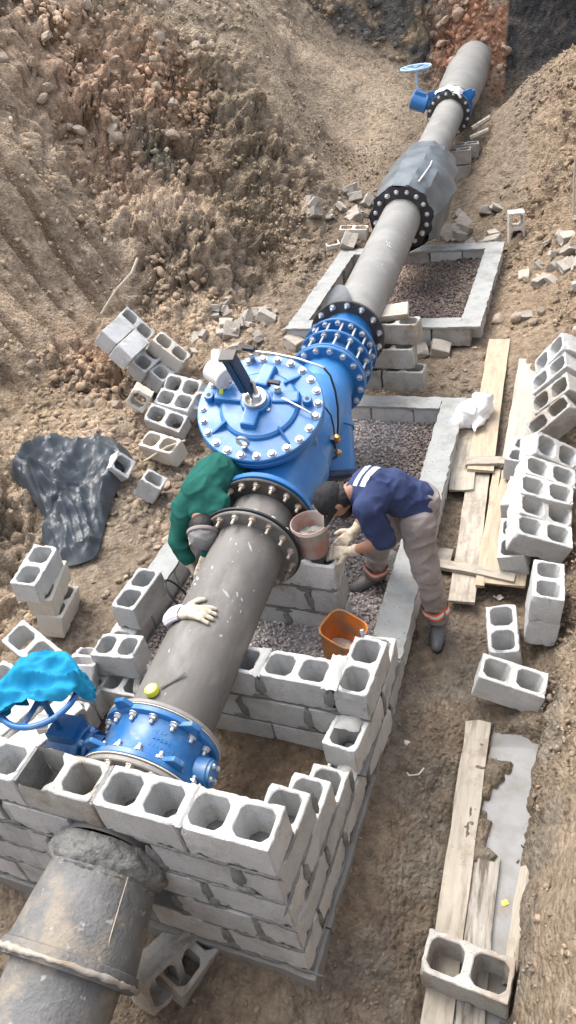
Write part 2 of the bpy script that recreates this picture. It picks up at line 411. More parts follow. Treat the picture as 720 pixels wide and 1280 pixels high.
# ------------------------------------------------------------------ terrain: one sheet out to the horizon
CP = np.array([
 # chamber floors and trench floor
 (-.5,.6,-1.06),(-1.2,.7,-1.06),(-.5,2,-1.10),(-.5,3,-1.10),(-1.3,3,-1.10),(-1.2,4.2,-1.08),(-.4,4.2,-1.08),
 (.12,-.6,-1.20),(.15,.4,-1.17),(.10,1.2,-1.11),(.13,1.9,-1.11),(.3,1.5,-1.16),(.3,2.2,-1.15),(.35,3,-1.10),(.35,4,-1.04),(.3,5,-.99),(.15,5.6,-.96),(-.3,5.4,-.99),(-.8,5.4,-1.0),
 (.1,6.3,-.93),(.15,7.3,-.85),(0,8.6,-.79),(.78,1.2,-1.27),(.78,.5,-1.27),(.72,0,-1.3),(.8,2,-1.16),(.75,3,-1.09),(.75,3.6,-1.0),(.75,4.3,-.95),(.75,4.9,-.82),
 (-1,7,-.95),(-1.8,7,-.9),(-.6,7.5,-.92),
 (-.9,-.4,-1.34),(-.3,-.5,-1.22),(-.5,-1,-1.34),(-1.5,-.5,-1.32),(-2.6,-.5,-1.1),(.5,-1,-1.3),
 (-1.95,1,-1.12),(-2.15,2,-1.06),(-2.6,1.8,-1.12),(-2.25,3,-1.04),(-2.3,4,-1.05),(-2.5,3.3,-1.02),(-2.65,3.8,-1.01),
 (-2.75,4.4,-.93),(-3.3,4.75,-.66),(-3.6,5.1,-.55),(-3.15,5.0,-.75),(-3.1,4.1,-.76),(-2.9,2.6,-1.0),(-3.25,3,-.86),(-3.6,3.1,-.72),
 (-2.3,5.2,-1.0),(-2.5,6,-.88),(-1.6,5.5,-1.0),(-2.6,6.6,-.84),(-2.95,7.2,-.74),(-2.55,8,-.76),(-2.65,9.4,-.45),
 (-.5,9.5,-.72),(-.9,10.5,-.6),(-1,11.4,-.5),(-1.2,12.5,-.36),(-1.5,14,-.15),(-2,9,-.65),(-2,10.5,-.55),(-2.05,11.5,-.44),(-2.1,12.3,-.25),(-1.6,9.5,-.75),
 # slope and mound behind the spur
 (-3.61,12,.15),(-4.2,14,1.0),(-3.63,13.7,.63),(-2.44,12.8,.03),(-2.9,11,-.2),(-3,10.3,-.15),(-3.0,14.7,.2),(-4,14.9,.7),
 # end wall
 (-2.4,15.1,.0),(-1,15.1,-.3),(.5,15.0,-.1),(-3.29,15.5,1.3),(-2,15.55,1.1),(-.8,15.55,.9),(.6,15.5,.9),(-3.4,16,2.7),(-1.5,16.1,2.6),(.6,16,2.6),
 (-3.4,17.2,3.5),(0,17.4,3.5),(3,17,3.5),(-6,16.5,3.6),
 # right bank
 (.45,11.5,.66),(-.39,12,.30),(-.99,12,-.20),(.57,9.3,-.08),(.72,7.2,-.58),(.01,9.3,-.5),(-.42,11.3,-.1),(.3,13,.5),(1.3,12,1.3),(1.5,9.5,.9),(1.5,7.5,.3),(2.4,9,1.8),(2.6,12.5,2.2),
 (1.3,5.5,-.2),(.93,3.4,-.80),(1.02,2.3,-.86),(.98,1.4,-.92),(.96,.9,-.9),(.96,.4,-.74),(.97,0,-.8),(1.35,4,-.1),(1.3,3,-.12),(1.3,2,-.1),(1.28,1,.05),(1.3,0,.2),
 (1.8,4.5,.7),(1.7,3,.8),(1.65,1,.9),(1.6,-.6,.95),(.95,-1.3,.5),(.3,-1.9,.1),(2.6,6.5,1.5),(2.6,3,1.5),(2.5,0,1.4),(1,-2.6,1.2),(-1,-2.4,-.6),
 # left bank
 (-6.1,8,2.6),(-5.25,6,1.24),(-4.85,5.6,.03),(-4.68,4.5,.02),(-4.24,3.4,-.55),(-4.21,4.3,-.5),(-5.31,7.5,.84),(-5.05,8.5,1.54),(-4.01,8,.12),(-4.41,9.5,1.29),(-3.08,7.6,-.6),(-3.13,9.4,.2),
 (-3.87,11,1.38),(-4.34,11.5,1.99),(-4.2,6.4,-.52),(-3.14,6.9,-.68),(-3.7,6.6,-.55),(-4.0,6.85,.0),(-3.4,7.5,-.1),(-8,8,3.1),(-8,4,2.6),(-6,3,1.3),(-5,2,.3),(-4.3,2.4,-.2),(-3.7,1.4,-.6),(-5,0,.4),(-8,0,2.5),
 (-8,12,3.5),(-5.5,12,2.8),(-6,14,3.1),(-5,14.6,1.9),(-3.5,-1.2,-.7),(-5,-2.5,.6),(-7,-3,2.0),(-4.6,10.6,1.75),(-3.3,2.1,-.9),(-3.1,1.5,-1.0),
])
def tps(d):
    return np.where(d > 1e-9, d * d * np.log(d + 1e-12), 0)
_n = len(CP)
_D = np.hypot(CP[:, None, 0] - CP[None, :, 0], CP[:, None, 1] - CP[None, :, 1])
_A = np.zeros((_n + 3, _n + 3)); _A[:_n, :_n] = tps(_D) + np.eye(_n) * .012
_A[:_n, _n] = 1; _A[:_n, _n + 1:] = CP[:, :2]; _A[_n, :_n] = 1; _A[_n + 1:, :_n] = CP[:, :2].T
_W = np.linalg.solve(_A, np.r_[CP[:, 2], 0, 0, 0])
def base_z(x, y):
    out = np.zeros_like(x)
    for s in range(0, len(x), 20000):
        xs, ys = x[s:s + 20000], y[s:s + 20000]
        d = np.hypot(xs[:, None] - CP[None, :, 0], ys[:, None] - CP[None, :, 1])
        out[s:s + 20000] = tps(d) @ _W[:_n] + _W[_n] + _W[_n + 1] * xs + _W[_n + 2] * ys
    return out
def axis_coords(lo, hi, segs):
    """segs: (from, to, step) fine spans; coarse growth outside"""
    c = []
    for a, b, st in segs: c += list(np.arange(a, b, st))
    c.append(segs[-1][1])
    left = []; x = segs[0][0]; st = segs[0][2] * 1.6
    while x > lo: x -= st; st *= 1.35; left.append(x)
    right = []; x = segs[-1][1]; st = segs[-1][2] * 1.6
    while x < hi: x += st; st *= 1.35; right.append(x)
    return np.array(left[::-1] + c + right)
GX = axis_coords(-90, 90, [(-8.5, -5.5, .045), (-5.5, 1.5, .026), (1.5, 3, .05)])
GY = axis_coords(-60, 120, [(-2, -.6, .05), (-.6, 6.5, .027), (6.5, 12, .036), (12, 14.9, .05), (14.9, 16.1, .017), (16.1, 17.6, .06)])
gx, gy = np.meshgrid(GX, GY, indexing='ij')
sh = gx.shape
cx = np.clip(gx.ravel(), -8.3, 2.9); cy = np.clip(gy.ravel(), -2.6, 17.4)
wob = np.c_[gx.ravel() * .9, gy.ravel() * .9, np.zeros(gx.size)]
bx_ = cx + (vnoise(wob * 1.7, 5) - .5) * .18 * (cx < -2.4); by_ = cy + (vnoise(wob * 1.7, 6) - .5) * .18
Z = base_z(bx_, by_)
Z = np.minimum(Z, 3.6 + .0 * Z)
far_ = np.hypot(gx.ravel() - cx, gy.ravel() - cy)
Z = Z + np.minimum(far_, 6) / 6 * (3.3 - Z)
Z = Z.reshape(sh)
# soft masks
X1, Y1 = gx.ravel(), gy.ravel()
def sm(a, b, v):
    t = np.clip((v - a) / (b - a), 0, 1); return t * t * (3 - 2 * t)
zf = Z.ravel()
bank_l = sm(-2.5, -3.3, X1) * (1 - sm(9.6, 10.6, Y1) * sm(-4.6, -3.4, X1))
slope_m = sm(-2.2, -2.8, X1) * sm(9.3, 10.5, Y1)
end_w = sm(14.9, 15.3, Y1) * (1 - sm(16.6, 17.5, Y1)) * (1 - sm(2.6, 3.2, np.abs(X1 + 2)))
bank_r = sm(.85, 1.05, X1)
right_m = sm(-.3, .3, X1) * sm(5.2, 6.5, Y1)
floor_ = np.clip(1 - bank_l - bank_r - right_m - end_w, 0, 1)
inside = ((X1 > -1.85) & (X1 < -.05) & (Y1 > .05) & (Y1 < 4.75)) * 1.0
rough = np.clip(.30 * floor_ + 1.0 * bank_l + .35 * bank_r + .6 * right_m + 1.15 * end_w - .4 * slope_m, .15, 1.3)
p2 = (vnoise(np.c_[X1 * .8, Y1 * .8, X1 * 0 + 3.], 11))
rough = rough * (.30 + 1.15 * sm(.25, .75, p2))
P3 = np.c_[X1, Y1, zf]
nx = -np.gradient(Z, GX, axis=0).ravel(); ny = -np.gradient(Z, GY, axis=1).ravel(); nz = np.ones_like(nx)
ln = np.sqrt(nx * nx + ny * ny + 1); nx /= ln; ny /= ln; nz /= ln
near_ = (np.hypot(X1 - cx, Y1 - cy) < .3)
disp = (fbm(P3 * 1.3, 4, 21) - .5) * .42 * np.clip(rough, 0, 1.2)
def broken(scale, amp, s, tilt=.9):
    """broken clay: every cell is a lump with its own height and slope, cracks between"""
    q = P3 * scale + (fbm(P3 * scale * 1.6, 2, s + 50)[:, None] - .5) * .9
    f1, f2, cid, o = worley(q, s, True)
    c2 = (cid * 7.31) % 1; c3 = (cid * 13.77) % 1; c4 = (cid * 29.3) % 1
    h = (cid - .5) * .9 + tilt * ((c2 - .5) * o[:, 0] + (c3 - .5) * o[:, 1] + (c4 - .5) * o[:, 2]) * 2
    return amp * (h - .55 * np.exp(-((f2 - f1) / .10) ** 2))
def clods(scale, amp, s, thr=.0):
    q = P3 * scale + (fbm(P3 * scale * 1.8, 2, s + 50)[:, None] - .5) * .8
    f1, f2, cid = worley(q, s)
    hgt = np.sqrt(np.clip(1 - (f1 / .62) ** 2, 0, 1)) * np.clip((cid - thr) / (1 - thr), 0, 1)
    return amp * hgt
lump = clods(2.6, .16, 101, .35) + clods(5.5, .085, 111, .3) + clods(11, .045, 121, .2) + clods(21, .022, 131, .2)
disp += (lump * .45 - .03) * rough
bk = broken(2.3, .11, 201) + broken(5.2, .075, 211) + broken(10, .046, 221) + broken(18, .022, 231)
disp += bk * np.clip(rough - .12, .06, 1.2)
disp += (fbm(P3 * 14, 3, 31) - .5) * .034 * (.45 + rough)
# boot prints and trodden mud on the floor
disp += -(clods(3.4, .05, 141, .45)) * np.clip(floor_, 0, 1) * (1 - inside)
# excavator tooth marks raked down the left bank
rk = Y1 + X1 * .18
band = sm(3.0, 3.6, Y1) * (1 - sm(6.2, 6.8, Y1)) * sm(-4.25, -4.5, X1) * (1 - sm(-6.3, -6.6, X1))
disp -= np.clip(np.sin(rk * 2 * np.pi / .46 + 1.5 * fbm(P3 * .9, 2, 61)) - .45, 0, 1) * .26 * band
# undercut along the foot of the left bank
dm = np.exp(-((X1 + 3.7) / .75) ** 2 - ((Y1 - 6.75) / .22) ** 2)
disp -= .16 * dm
disp *= (1 - .75 * inside)
disp[~near_] *= .5
hx = (fbm(P3 * 4.0, 3, 71) - .5) * .12 * rough; hy = (fbm(P3 * 4.0, 3, 81) - .5) * .12 * rough
PX = X1 + nx * disp + hx * near_; PY = Y1 + ny * disp + hy * near_; PZ = zf + nz * disp
# the puddle basin stays under the water
wat = (X1 > .5) & (X1 < .95) & (Y1 > .1) & (Y1 < 1.75)
_n = (fbm(np.c_[X1 * 9, Y1 * 9, X1 * 0], 3, 5) - .5)
xl = np.where(Y1 > 1.42, .585, np.where(Y1 > .80, .70 - .06 * np.cos((Y1 - 1.1) * 7), .62)) + .07 * _n
basin = sm(0, .06, X1 - xl) * sm(0, .03, .875 + .02 * np.sin(Y1 * 5) - X1) * sm(0, .05, 1.62 + .1 * _n - Y1) * sm(-.2, -.1, Y1)
PZ = PZ * (1 - basin) + np.minimum(PZ, -1.292 + .05 * _n) * basin
lip = wat & (basin < .02) & (X1 < .72) & (Y1 > .75)
PZ = np.where(lip, np.maximum(PZ, -1.235 + .05 * (fbm(np.c_[X1 * 16, Y1 * 16, X1 * 0], 3, 15) - .3)), PZ)

# soil colours
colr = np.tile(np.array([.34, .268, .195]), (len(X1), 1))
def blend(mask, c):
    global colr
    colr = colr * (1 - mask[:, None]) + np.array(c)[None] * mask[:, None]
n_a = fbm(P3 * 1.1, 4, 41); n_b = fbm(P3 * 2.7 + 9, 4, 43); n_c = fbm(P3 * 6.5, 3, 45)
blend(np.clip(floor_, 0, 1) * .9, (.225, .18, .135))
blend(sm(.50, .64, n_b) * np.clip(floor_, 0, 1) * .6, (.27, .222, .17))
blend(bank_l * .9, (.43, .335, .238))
blend(bank_l * sm(.50, .60, n_a) * .75, (.325, .255, .185))
blend(bank_l * sm(.55, .65, n_b) * .6, (.52, .415, .315))
def spot(x, y, rx, ry, c, k=1.0):
    d = ((X1 - x) / rx) ** 2 + ((Y1 - y) / ry) ** 2
    blend(np.clip(np.exp(-d) * k * (.35 + 1.3 * n_b), 0, 1), c)
spot(-5.3, 8.4, 1.4, .9, (.55, .36, .245), 1.0)
spot(-4.6, 9.2, .7, .7, (.50, .31, .20), .7)
spot(-6.3, 8.6, .8, 1.2, (.50, .39, .285), .9)
spot(-3.9, 5.1, .5, .6, (.41, .26, .17), .8)
spot(-4.6, 8.2, .45, .3, (.23, .205, .155), .9)
spot(-4.0, 9.3, .5, .9, (.24, .205, .145), .8)
spot(-3.5, 8.6, .45, .8, (.25, .205, .14), .7)
spot(-4.2, 3.9, .6, .5, (.24, .18, .11), .5)
spot(-3.0, 2.6, .5, .6, (.30, .25, .19), .8)
blend(slope_m * .85, (.37, .30, .222))
blend(slope_m * sm(.45, .6, n_a) * (Y1 < 11.6) * .5, (.25, .19, .13))
blend(right_m * .85, (.285, .215, .15))
blend(right_m * sm(.5, .62, n_b) * .5, (.35, .275, .195))
blend(bank_r * (Y1 < 6) * .9, (.325, .26, .19))
blend(bank_r * (Y1 < 6) * sm(.48, .6, n_b) * .6, (.39, .315, .24))
# the end wall: grey clay, red rock, near-black zone beyond a straight edge
blend(end_w * sm(-2.25, -2.5, X1 + .5 * (n_c - .5)), (.105, .10, .093))
blend(end_w * sm(-2.25, -2.5, X1 + .5 * (n_c - .5)) * sm(.5, .62, n_b), (.29, .225, .155))
blend(end_w * sm(-2.5, -2.25, X1 + .5 * (n_c - .5)) * (1 - sm(-1.02, -.98, X1)), (.37, .205, .135))
blend(end_w * sm(-2.5, -2.25, X1 + .5 * (n_c - .5)) * (1 - sm(-1.02, -.98, X1)) * sm(.5, .58, n_b), (.47, .36, .27))
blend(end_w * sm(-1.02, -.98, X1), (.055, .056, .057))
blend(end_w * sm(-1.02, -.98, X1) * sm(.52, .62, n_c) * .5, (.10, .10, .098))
# cement-grey mud along the chamber and by the puddle
blend(sm(.42, .02, np.abs(X1 - .25)) * (1 - sm(1.9, 2.6, Y1)) * sm(.40, .55, n_b) * .7, (.225, .205, .17))
blend((wat * (n_c > .45)) * .5, (.25, .235, .2))
wet_ = sm(-1.19, -1.25, PZ) * (X1 > .45) * (X1 < 1.0) * (Y1 > -.3) * (Y1 < 1.8)
blend(wet_ * .8, (.12, .095, .068))
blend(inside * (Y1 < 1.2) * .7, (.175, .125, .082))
blend(sm(.50, .7, n_c) * .25, (.19, .142, .095))
colr = colr * (1 - .30 * np.clip(-bk / .08, 0, 1) * bank_l)[:, None]  if False else colr
me = bpy.data.meshes.new('ground')
nX, nY = sh
idx = np.arange(nX * nY).reshape(sh)
quads = np.stack([idx[:-1, :-1], idx[1:, :-1], idx[1:, 1:], idx[:-1, 1:]], -1).reshape(-1, 4)
def np_mesh(me, co, faces):
    me.vertices.add(len(co)); me.vertices.foreach_set('co', co.astype(np.float32).ravel())
    k = faces.shape[1]
    me.loops.add(faces.size); me.loops.foreach_set('vertex_index', faces.astype(np.int32).ravel())
    me.polygons.add(len(faces)); me.polygons.foreach_set('loop_start', np.arange(0, faces.size, k, dtype=np.int32))
    me.update(calc_edges=True)
def vcol(me, c):
    a = me.attributes.new('soil', 'FLOAT_COLOR', 'POINT')
    a.data.foreach_set('color', np.c_[c, np.ones(len(c))].astype(np.float32).ravel())
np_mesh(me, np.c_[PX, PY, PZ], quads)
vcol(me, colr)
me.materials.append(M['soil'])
me.polygons.foreach_set('use_smooth', np.ones(len(quads), bool))
ground = bpy.data.objects.new('ground', me); COL.objects.link(ground)
ground['kind'] = 'structure'
ZG = PZ.reshape(sh); CG = colr.reshape(sh + (3,))
def gidx(x, y):
    i = np.clip(np.searchsorted(GX, x) - 1, 0, len(GX) - 2); j = np.clip(np.searchsorted(GY, y) - 1, 0, len(GY) - 2)
    return i, j
def gz(x, y):
    i, j = gidx(np.asarray(x), np.asarray(y))
    u = np.clip((x - GX[i]) / (GX[i + 1] - GX[i]), 0, 1); v = np.clip((y - GY[j]) / (GY[j + 1] - GY[j]), 0, 1)
    return ZG[i, j] * (1 - u) * (1 - v) + ZG[i + 1, j] * u * (1 - v) + ZG[i, j + 1] * (1 - u) * v + ZG[i + 1, j + 1] * u * v
def gcol(x, y):
    i, j = gidx(np.asarray(x), np.asarray(y)); return CG[i, j]

# ------------------------------------------------------------------ scattered pieces nobody could count
rng = np.random.default_rng(11)
def rock_variants(n, squash=(.6, 1.0), cube=False):
    out = []
    for k in range(n):
        bm = bmesh.new()
        if cube: bmesh.ops.create_cube(bm, size=1.5)
        else: bmesh.ops.create_icosphere(bm, subdivisions=1, radius=1)
        co = np.array([v.co[:] for v in bm.verts]); fa = [[v.index for v in f.verts] for f in bm.faces]
        bm.free()
        co = co * (1 + rng.normal(0, .26, (len(co), 1))) + rng.normal(0, .12, co.shape)
        co *= np.array([1, rng.uniform(.5, .95), rng.uniform(.4, .85)])
        out.append((co, np.array(fa)))
    return out
ROCKS = rock_variants(14)
def rand_rot(n):
    q = rng.normal(size=(n, 4)); q /= np.linalg.norm(q, axis=1)[:, None]
    w, x, y, z = q.T
    return np.stack([1 - 2 * (y * y + z * z), 2 * (x * y - z * w), 2 * (x * z + y * w), 2 * (x * y + z * w), 1 - 2 * (x * x + z * z), 2 * (y * z - x * w),
                     2 * (x * z - y * w), 2 * (y * z + x * w), 1 - 2 * (x * x + y * y)], -1).reshape(n, 3, 3)
def scatter(name, pos, size, cols, mat):
    n = len(pos); rot = rand_rot(n); var = rng.integers(0, len(ROCKS), n)
    V = []; Fc = []; Cc = []; off = 0
    for k, (co, fa) in enumerate(ROCKS):
        m = np.where(var == k)[0]
        if not len(m): continue
        w = np.einsum('nij,vj->nvi', rot[m], co) * size[m][:, None, None] + pos[m][:, None, :]
        V.append(w.reshape(-1, 3)); nv = len(co)
        Fc.append((fa[None] + (np.arange(len(m)) * nv)[:, None, None] + off).reshape(-1, 3)); off += len(m) * nv
        Cc.append(np.repeat(cols[m], nv, axis=0))
    me = bpy.data.meshes.new(name)
    np_mesh(me, np.concatenate(V), np.concatenate(Fc)); vcol(me, np.concatenate(Cc))
    me.materials.append(mat)
    o = bpy.data.objects.new(name, me); COL.objects.link(o); o['kind'] = 'stuff'
    return o
def clod_field(n, xr, yr, smin, smax, keep, power=2.5):
    x = rng.uniform(*xr, n); y = rng.uniform(*yr, n)
    k = keep(x, y) > rng.uniform(0, 1, n); x, y = x[k], y[k]
    s = smin + (smax - smin) * rng.uniform(0, 1, len(x)) ** power
    z = gz(x, y) - s * .22
    c = gcol(x, y) * rng.uniform(.75, 1.2, (len(x), 1))
    return np.c_[x, y, z], s, c
nz2 = lambda x, y, sc, s: vnoise(np.c_[x * sc, y * sc, x * 0], s)
parts_ = [
 clod_field(3000, (-2.6, .1), (-1.0, .0), .004, .022, lambda x, y: np.clip(nz2(x, y, 2.2, 17) * 2 - .6, 0, 1)),
 clod_field(11000, (-7.5, -2.45), (1.2, 12.2), .008, .045, lambda x, y: np.clip(nz2(x, y, 1.2, 3) * 1.5 - .25, 0, 1)),
 clod_field(3200, (-6.8, -4.2), (7.2, 11.5), .02, .075, lambda x, y: np.clip(nz2(x, y, 1.5, 8) * 2 - .4, 0, 1) * ((x * .4 + y) > 5.9)),
 clod_field(5500, (-4.2, -2.05), (2.2, 6.8), .012, .07, lambda x, y: np.clip(nz2(x, y, 1.6, 4) * 2 - .5, 0, 1)),
 clod_field(7000, (-.4, 2.4), (5.2, 12.5), .010, .05, lambda x, y: np.clip(nz2(x, y, 1.4, 5) * 2 - .5, 0, 1)),
 clod_field(6000, (.86, 1.7), (-.8, 5.2), .004, .022, lambda x, y: np.clip(nz2(x, y, 2.4, 6) * 2 - .6, 0, 1)),
 clod_field(5500, (-.1, .9), (-.9, 5.0), .003, .020, lambda x, y: np.clip(nz2(x, y, 2.2, 7) * 2 - .6, 0, 1)),
 clod_field(2500, (-3.6, -2.0), (7.5, 13.5), .010, .04, lambda x, y: np.clip(nz2(x, y, 1.6, 9) * 2 - .7, 0, 1)),
 clod_field(1500, (-4.6, 1.0), (15.1, 16.0), .03, .10, lambda x, y: np.clip(nz2(x, y, 1.6, 10) * 2 - .5, 0, 1) * (x < -1.0)),
 clod_field(1200, (-1.7, -.2), (.3, 1.1), .006, .022, lambda x, y: np.clip(nz2(x, y, 3, 12) * 2 - .6, 0, 1)),
]
scatter('soil_clods', np.concatenate([a[0] for a in parts_]), np.concatenate([a[1] for a in parts_]), np.concatenate([a[2] for a in parts_]), M['clod'])

def bed_sheet(name, x0, x1, y0, y1, zfun, colfun):
    xs, ys = np.meshgrid(np.linspace(x0, x1, 60), np.linspace(y0, y1, 110), indexing='ij')
    x, y = xs.ravel(), ys.ravel(); i = np.arange(x.size).reshape(xs.shape)
    me = bpy.data.meshes.new(name)
    np_mesh(me, np.c_[x, y, zfun(x, y) - .006 + .008 * (nz2(x, y, 40, 3) - .5)], np.stack([i[:-1, :-1], i[1:, :-1], i[1:, 1:], i[:-1, 1:]], -1).reshape(-1, 4))
    vcol(me, colfun(x, y)); me.materials.append(M['gravel'])
    o = bpy.data.objects.new(name, me); COL.objects.link(o); o['kind'] = 'stuff'
def gravel(name, n, x0, x1, y0, y1, zfun, colfun, smin=.007, smax=.017):
    x = rng.uniform(x0, x1, n); y = rng.uniform(y0, y1, n)
    s = rng.uniform(smin, smax, n)
    z = zfun(x, y) + rng.uniform(-.012, .014, n)
    return scatter(name, np.c_[x, y, z], s, colfun(x, y) * rng.uniform(.6, 1.45, (n, 1)), M['gravel'])
def g2c(x, y):
    dry = np.clip(nz2(x, y, 1.1, 31) * 2.6 - .85 + .35 * np.exp(-((y - 3.9) ** 2 + (x + .75) ** 2) / .14) + .55 * (y < 2.35), 0, 1)[:, None]
    return np.array([.20, .165, .145]) * (1 - dry) + np.array([.48, .43, .405]) * dry
gravel('chamber_gravel', 20000, -1.72, -.16, 1.31, 4.6, lambda x, y: -1.045 + .05 * nz2(x, y, 2, 32) + 0 * x, g2c)
def g3c(x, y):
    return np.array([.15, .118, .10])[None] * (.8 + .7 * nz2(x, y, 2.2, 33))[:, None] + np.clip(nz2(x, y, 1.3, 34) * 2.4 - 1.3, 0, 1)[:, None] * np.array([.14, .10, .07])
gravel('anchor_gravel', 10000, -2.1, -.32, 6.2, 8.25, lambda x, y: -.935 + .07 * nz2(x, y, 1.6, 35), g3c, .010, .022)

bed_sheet('gravel_bed', -1.74, -.14, 1.30, 4.60, lambda x, y: -1.045 + .05 * nz2(x, y, 2, 32), lambda x, y: g2c(x, y) * .8)
bed_sheet('gravel_bed', -2.12, -.30, 6.2, 8.27, lambda x, y: -.935 + .07 * nz2(x, y, 1.6, 35), lambda x, y: g3c(x, y) * .8)

# ------------------------------------------------------------------ concrete blocks
from mathutils import noise as mnoise
def block_mesh(name, L=.39, W=.19, H=.19, cells=2, seed=0, open_end=False, solid=False):
    """hollow block: long axis X, cells along Z"""
    rnd = random.Random(seed)
    bm = bmesh.new()
    hw = L / cells / 2
    top = {}
    def ringv(z, cxx, k):
        ta = .0035 if z > 0 else -.0035
        a = hw - .024 + ta; b = W / 2 - .029 + ta; c = .026
        pts = [(a, b - c), (a - c, b), (-a + c, b), (-a, b - c), (-a, -b + c), (-a + c, -b), (a - c, -b), (a, -b + c)]
        return [bm.verts.new((cxx + x, y, z)) for x, y in pts], c, a, b
    for k in range(cells):
        cxx = -L / 2 + hw * (2 * k + 1)
        rings = {}
        for z in (H / 2, -H / 2):
            o, c, a, b = ringv(z, cxx, k)
            A, B = hw, W / 2
            rect = [(A, b - c), (a - c, B), (-a + c, B), (-A, b - c), (-A, -b + c), (-a + c, -B), (a - c, -B), (A, -b + c)]
            r = [bm.verts.new((cxx + x, y, z)) for x, y in rect]
            cor = [bm.verts.new((cxx + x, y, z)) for x, y in ((A, B), (-A, B), (-A, -B), (A, -B))]
            rings[z] = (o, r, cor)
            fl = []
            pairs = [(0, 1, 0), (1, 2, None), (2, 3, 1), (3, 4, None), (4, 5, 2), (5, 6, None), (6, 7, 3), (7, 0, None)]
            for i, j, cn in pairs:
                if cn is None: bm.faces.new((o[i], o[j], r[j], r[i]))
                else: bm.faces.new((o[i], o[j], r[j], cor[cn], r[i]))
        ot, rt, ct = rings[H / 2]; ob, rb, cb = rings[-H / 2]
        for i in range(8):
            j = (i + 1) % 8
            bm.faces.new((ot[i], ob[i], ob[j], ot[j]))
        def wall(a, b2): bm.faces.new((a[0], b2[0], b2[1], a[1]))
        # long sides
        for (i, j, c1, c2) in ((1, 2, 0, 1), (5, 6, 2, 3)):
            seq_t = [ct[c1], rt[i], rt[j], ct[c2]]; seq_b = [cb[c1], rb[i], rb[j], cb[c2]]
            for q in range(3): bm.faces.new((seq_t[q], seq_t[q + 1], seq_b[q + 1], seq_b[q]))
        ends = []
        if k == 0: ends.append((3, 4, 1, 2))
        if k == cells - 1: ends.append((7, 0, 3, 0))
        for (i, j, c1, c2) in ends:
            seq_t = [ct[c1], rt[i], rt[j], ct[c2]]; seq_b = [cb[c1], rb[i], rb[j], cb[c2]]
            for q in range(3): bm.faces.new((seq_t[q], seq_t[q + 1], seq_b[q + 1], seq_b[q]))
    bmesh.ops.remove_doubles(bm, verts=bm.verts, dist=1e-4)
    if open_end:   # the end web broken out of the first cell
        kill = [v for v in bm.verts if v.co.x < -L / 2 + .05 and abs(v.co.y) < W / 2 - .01]
        bmesh.ops.delete(bm, geom=[f for f in bm.faces if any(v in kill for v in f.verts)], context='FACES')
    bmesh.ops.recalc_face_normals(bm, faces=bm.faces)
    es = [e for e in bm.edges if len(e.link_faces) == 2 and e.calc_face_angle(0) > 1.2]
    bmesh.ops.bevel(bm, geom=es, offset=.0045, segments=1, affect='EDGES', clamp_overlap=True)
    cv_ = [e for e in bm.edges if len(e.link_faces) == 2 and .5 < e.calc_face_angle(0) < 1.1 and abs((e.verts[0].co - e.verts[1].co).normalized().z) > .9]
    bmesh.ops.bevel(bm, geom=cv_, offset=.011, segments=2, affect='EDGES', clamp_overlap=True)
    for _ in range(2):
        lg = [e for e in bm.edges if e.calc_length() > .028]
        bmesh.ops.subdivide_edges(bm, edges=lg, cuts=1, use_grid_fill=True)
    # chipped corners, uneven arrises
    chips = [Vector((rnd.choice((-1, 1)) * L / 2, rnd.choice((-1, 1)) * W / 2, rnd.choice((-1, 1)) * H / 2)) for _ in range(rnd.randint(1, 3))]
    rad = [rnd.uniform(.02, .05) for _ in chips]
    for v in bm.verts:
        for c, r_ in zip(chips, rad):
            d = (v.co - c).length
            if d < r_: v.co -= c.normalized() * (r_ - d) * .45
        eg = sum((abs(abs(c) - h_) < .006) for c, h_ in zip(v.co, (L / 2, W / 2, H / 2)))
        nn_ = mnoise.noise_vector(v.co * 34 + Vector((seed * 3.1, 0, 0))) * .0016 + mnoise.noise_vector(v.co * 90 + Vector((seed * 3.1, 5, 0))) * .0009
        v.co += nn_
        if eg >= 2:                                   # worn, crumbled arrises
            w_ = max(0, mnoise.noise(v.co * 26 + Vector((0, seed * 5.3, 0)))) * .012
            v.co -= Vector((math.copysign(1, c) if abs(abs(c) - h_) < .006 else 0 for c, h_ in zip(v.co, (L / 2, W / 2, H / 2)))) * w_
    for f in bm.faces: f.smooth = False
    me = bpy.data.meshes.new(name); bm.to_mesh(me); bm.free()
    return me
def with_mat(me, m):
    me.materials.clear(); me.materials.append(m); return me
BL = {}
for mk in ('block', 'block_old', 'block_beige'):
    BL[mk] = [with_mat(block_mesh('block', seed=s), M[mk]) for s in range(6 if mk == 'block' else 3)]
HALF = {mk: [with_mat(block_mesh('block', L=.19, cells=1, seed=20 + s), M[mk]) for s in range(2)] for mk in ('block', 'block_beige', 'block_old')}
CUT = with_mat(block_mesh('block', L=.30, cells=2, seed=31), M['block'])
OPEN = with_mat(block_mesh('block', seed=33, open_end=True), M['block_old'])
def wall_block(parent, c, rz=0, me=None, mk='block', rx=0, ry=0, name='block'):
    if me is None: me = random.choice(BL[mk])
    o = bpy.data.objects.new(name, me); COL.objects.link(o)
    flip = math.pi * random.randint(0, 1)
    mw = Matrix.Translation(Vector(c) + Vector((random.gauss(0, .0016), random.gauss(0, .0016), 0))) @ Euler((rx, ry, rz + random.gauss(0, .006))).to_matrix().to_4x4() @ Matrix.Rotation(flip, 4, 'Z') @ Matrix.Diagonal((1, 1, 1.05, 1))
    place(o, mw, parent); return o
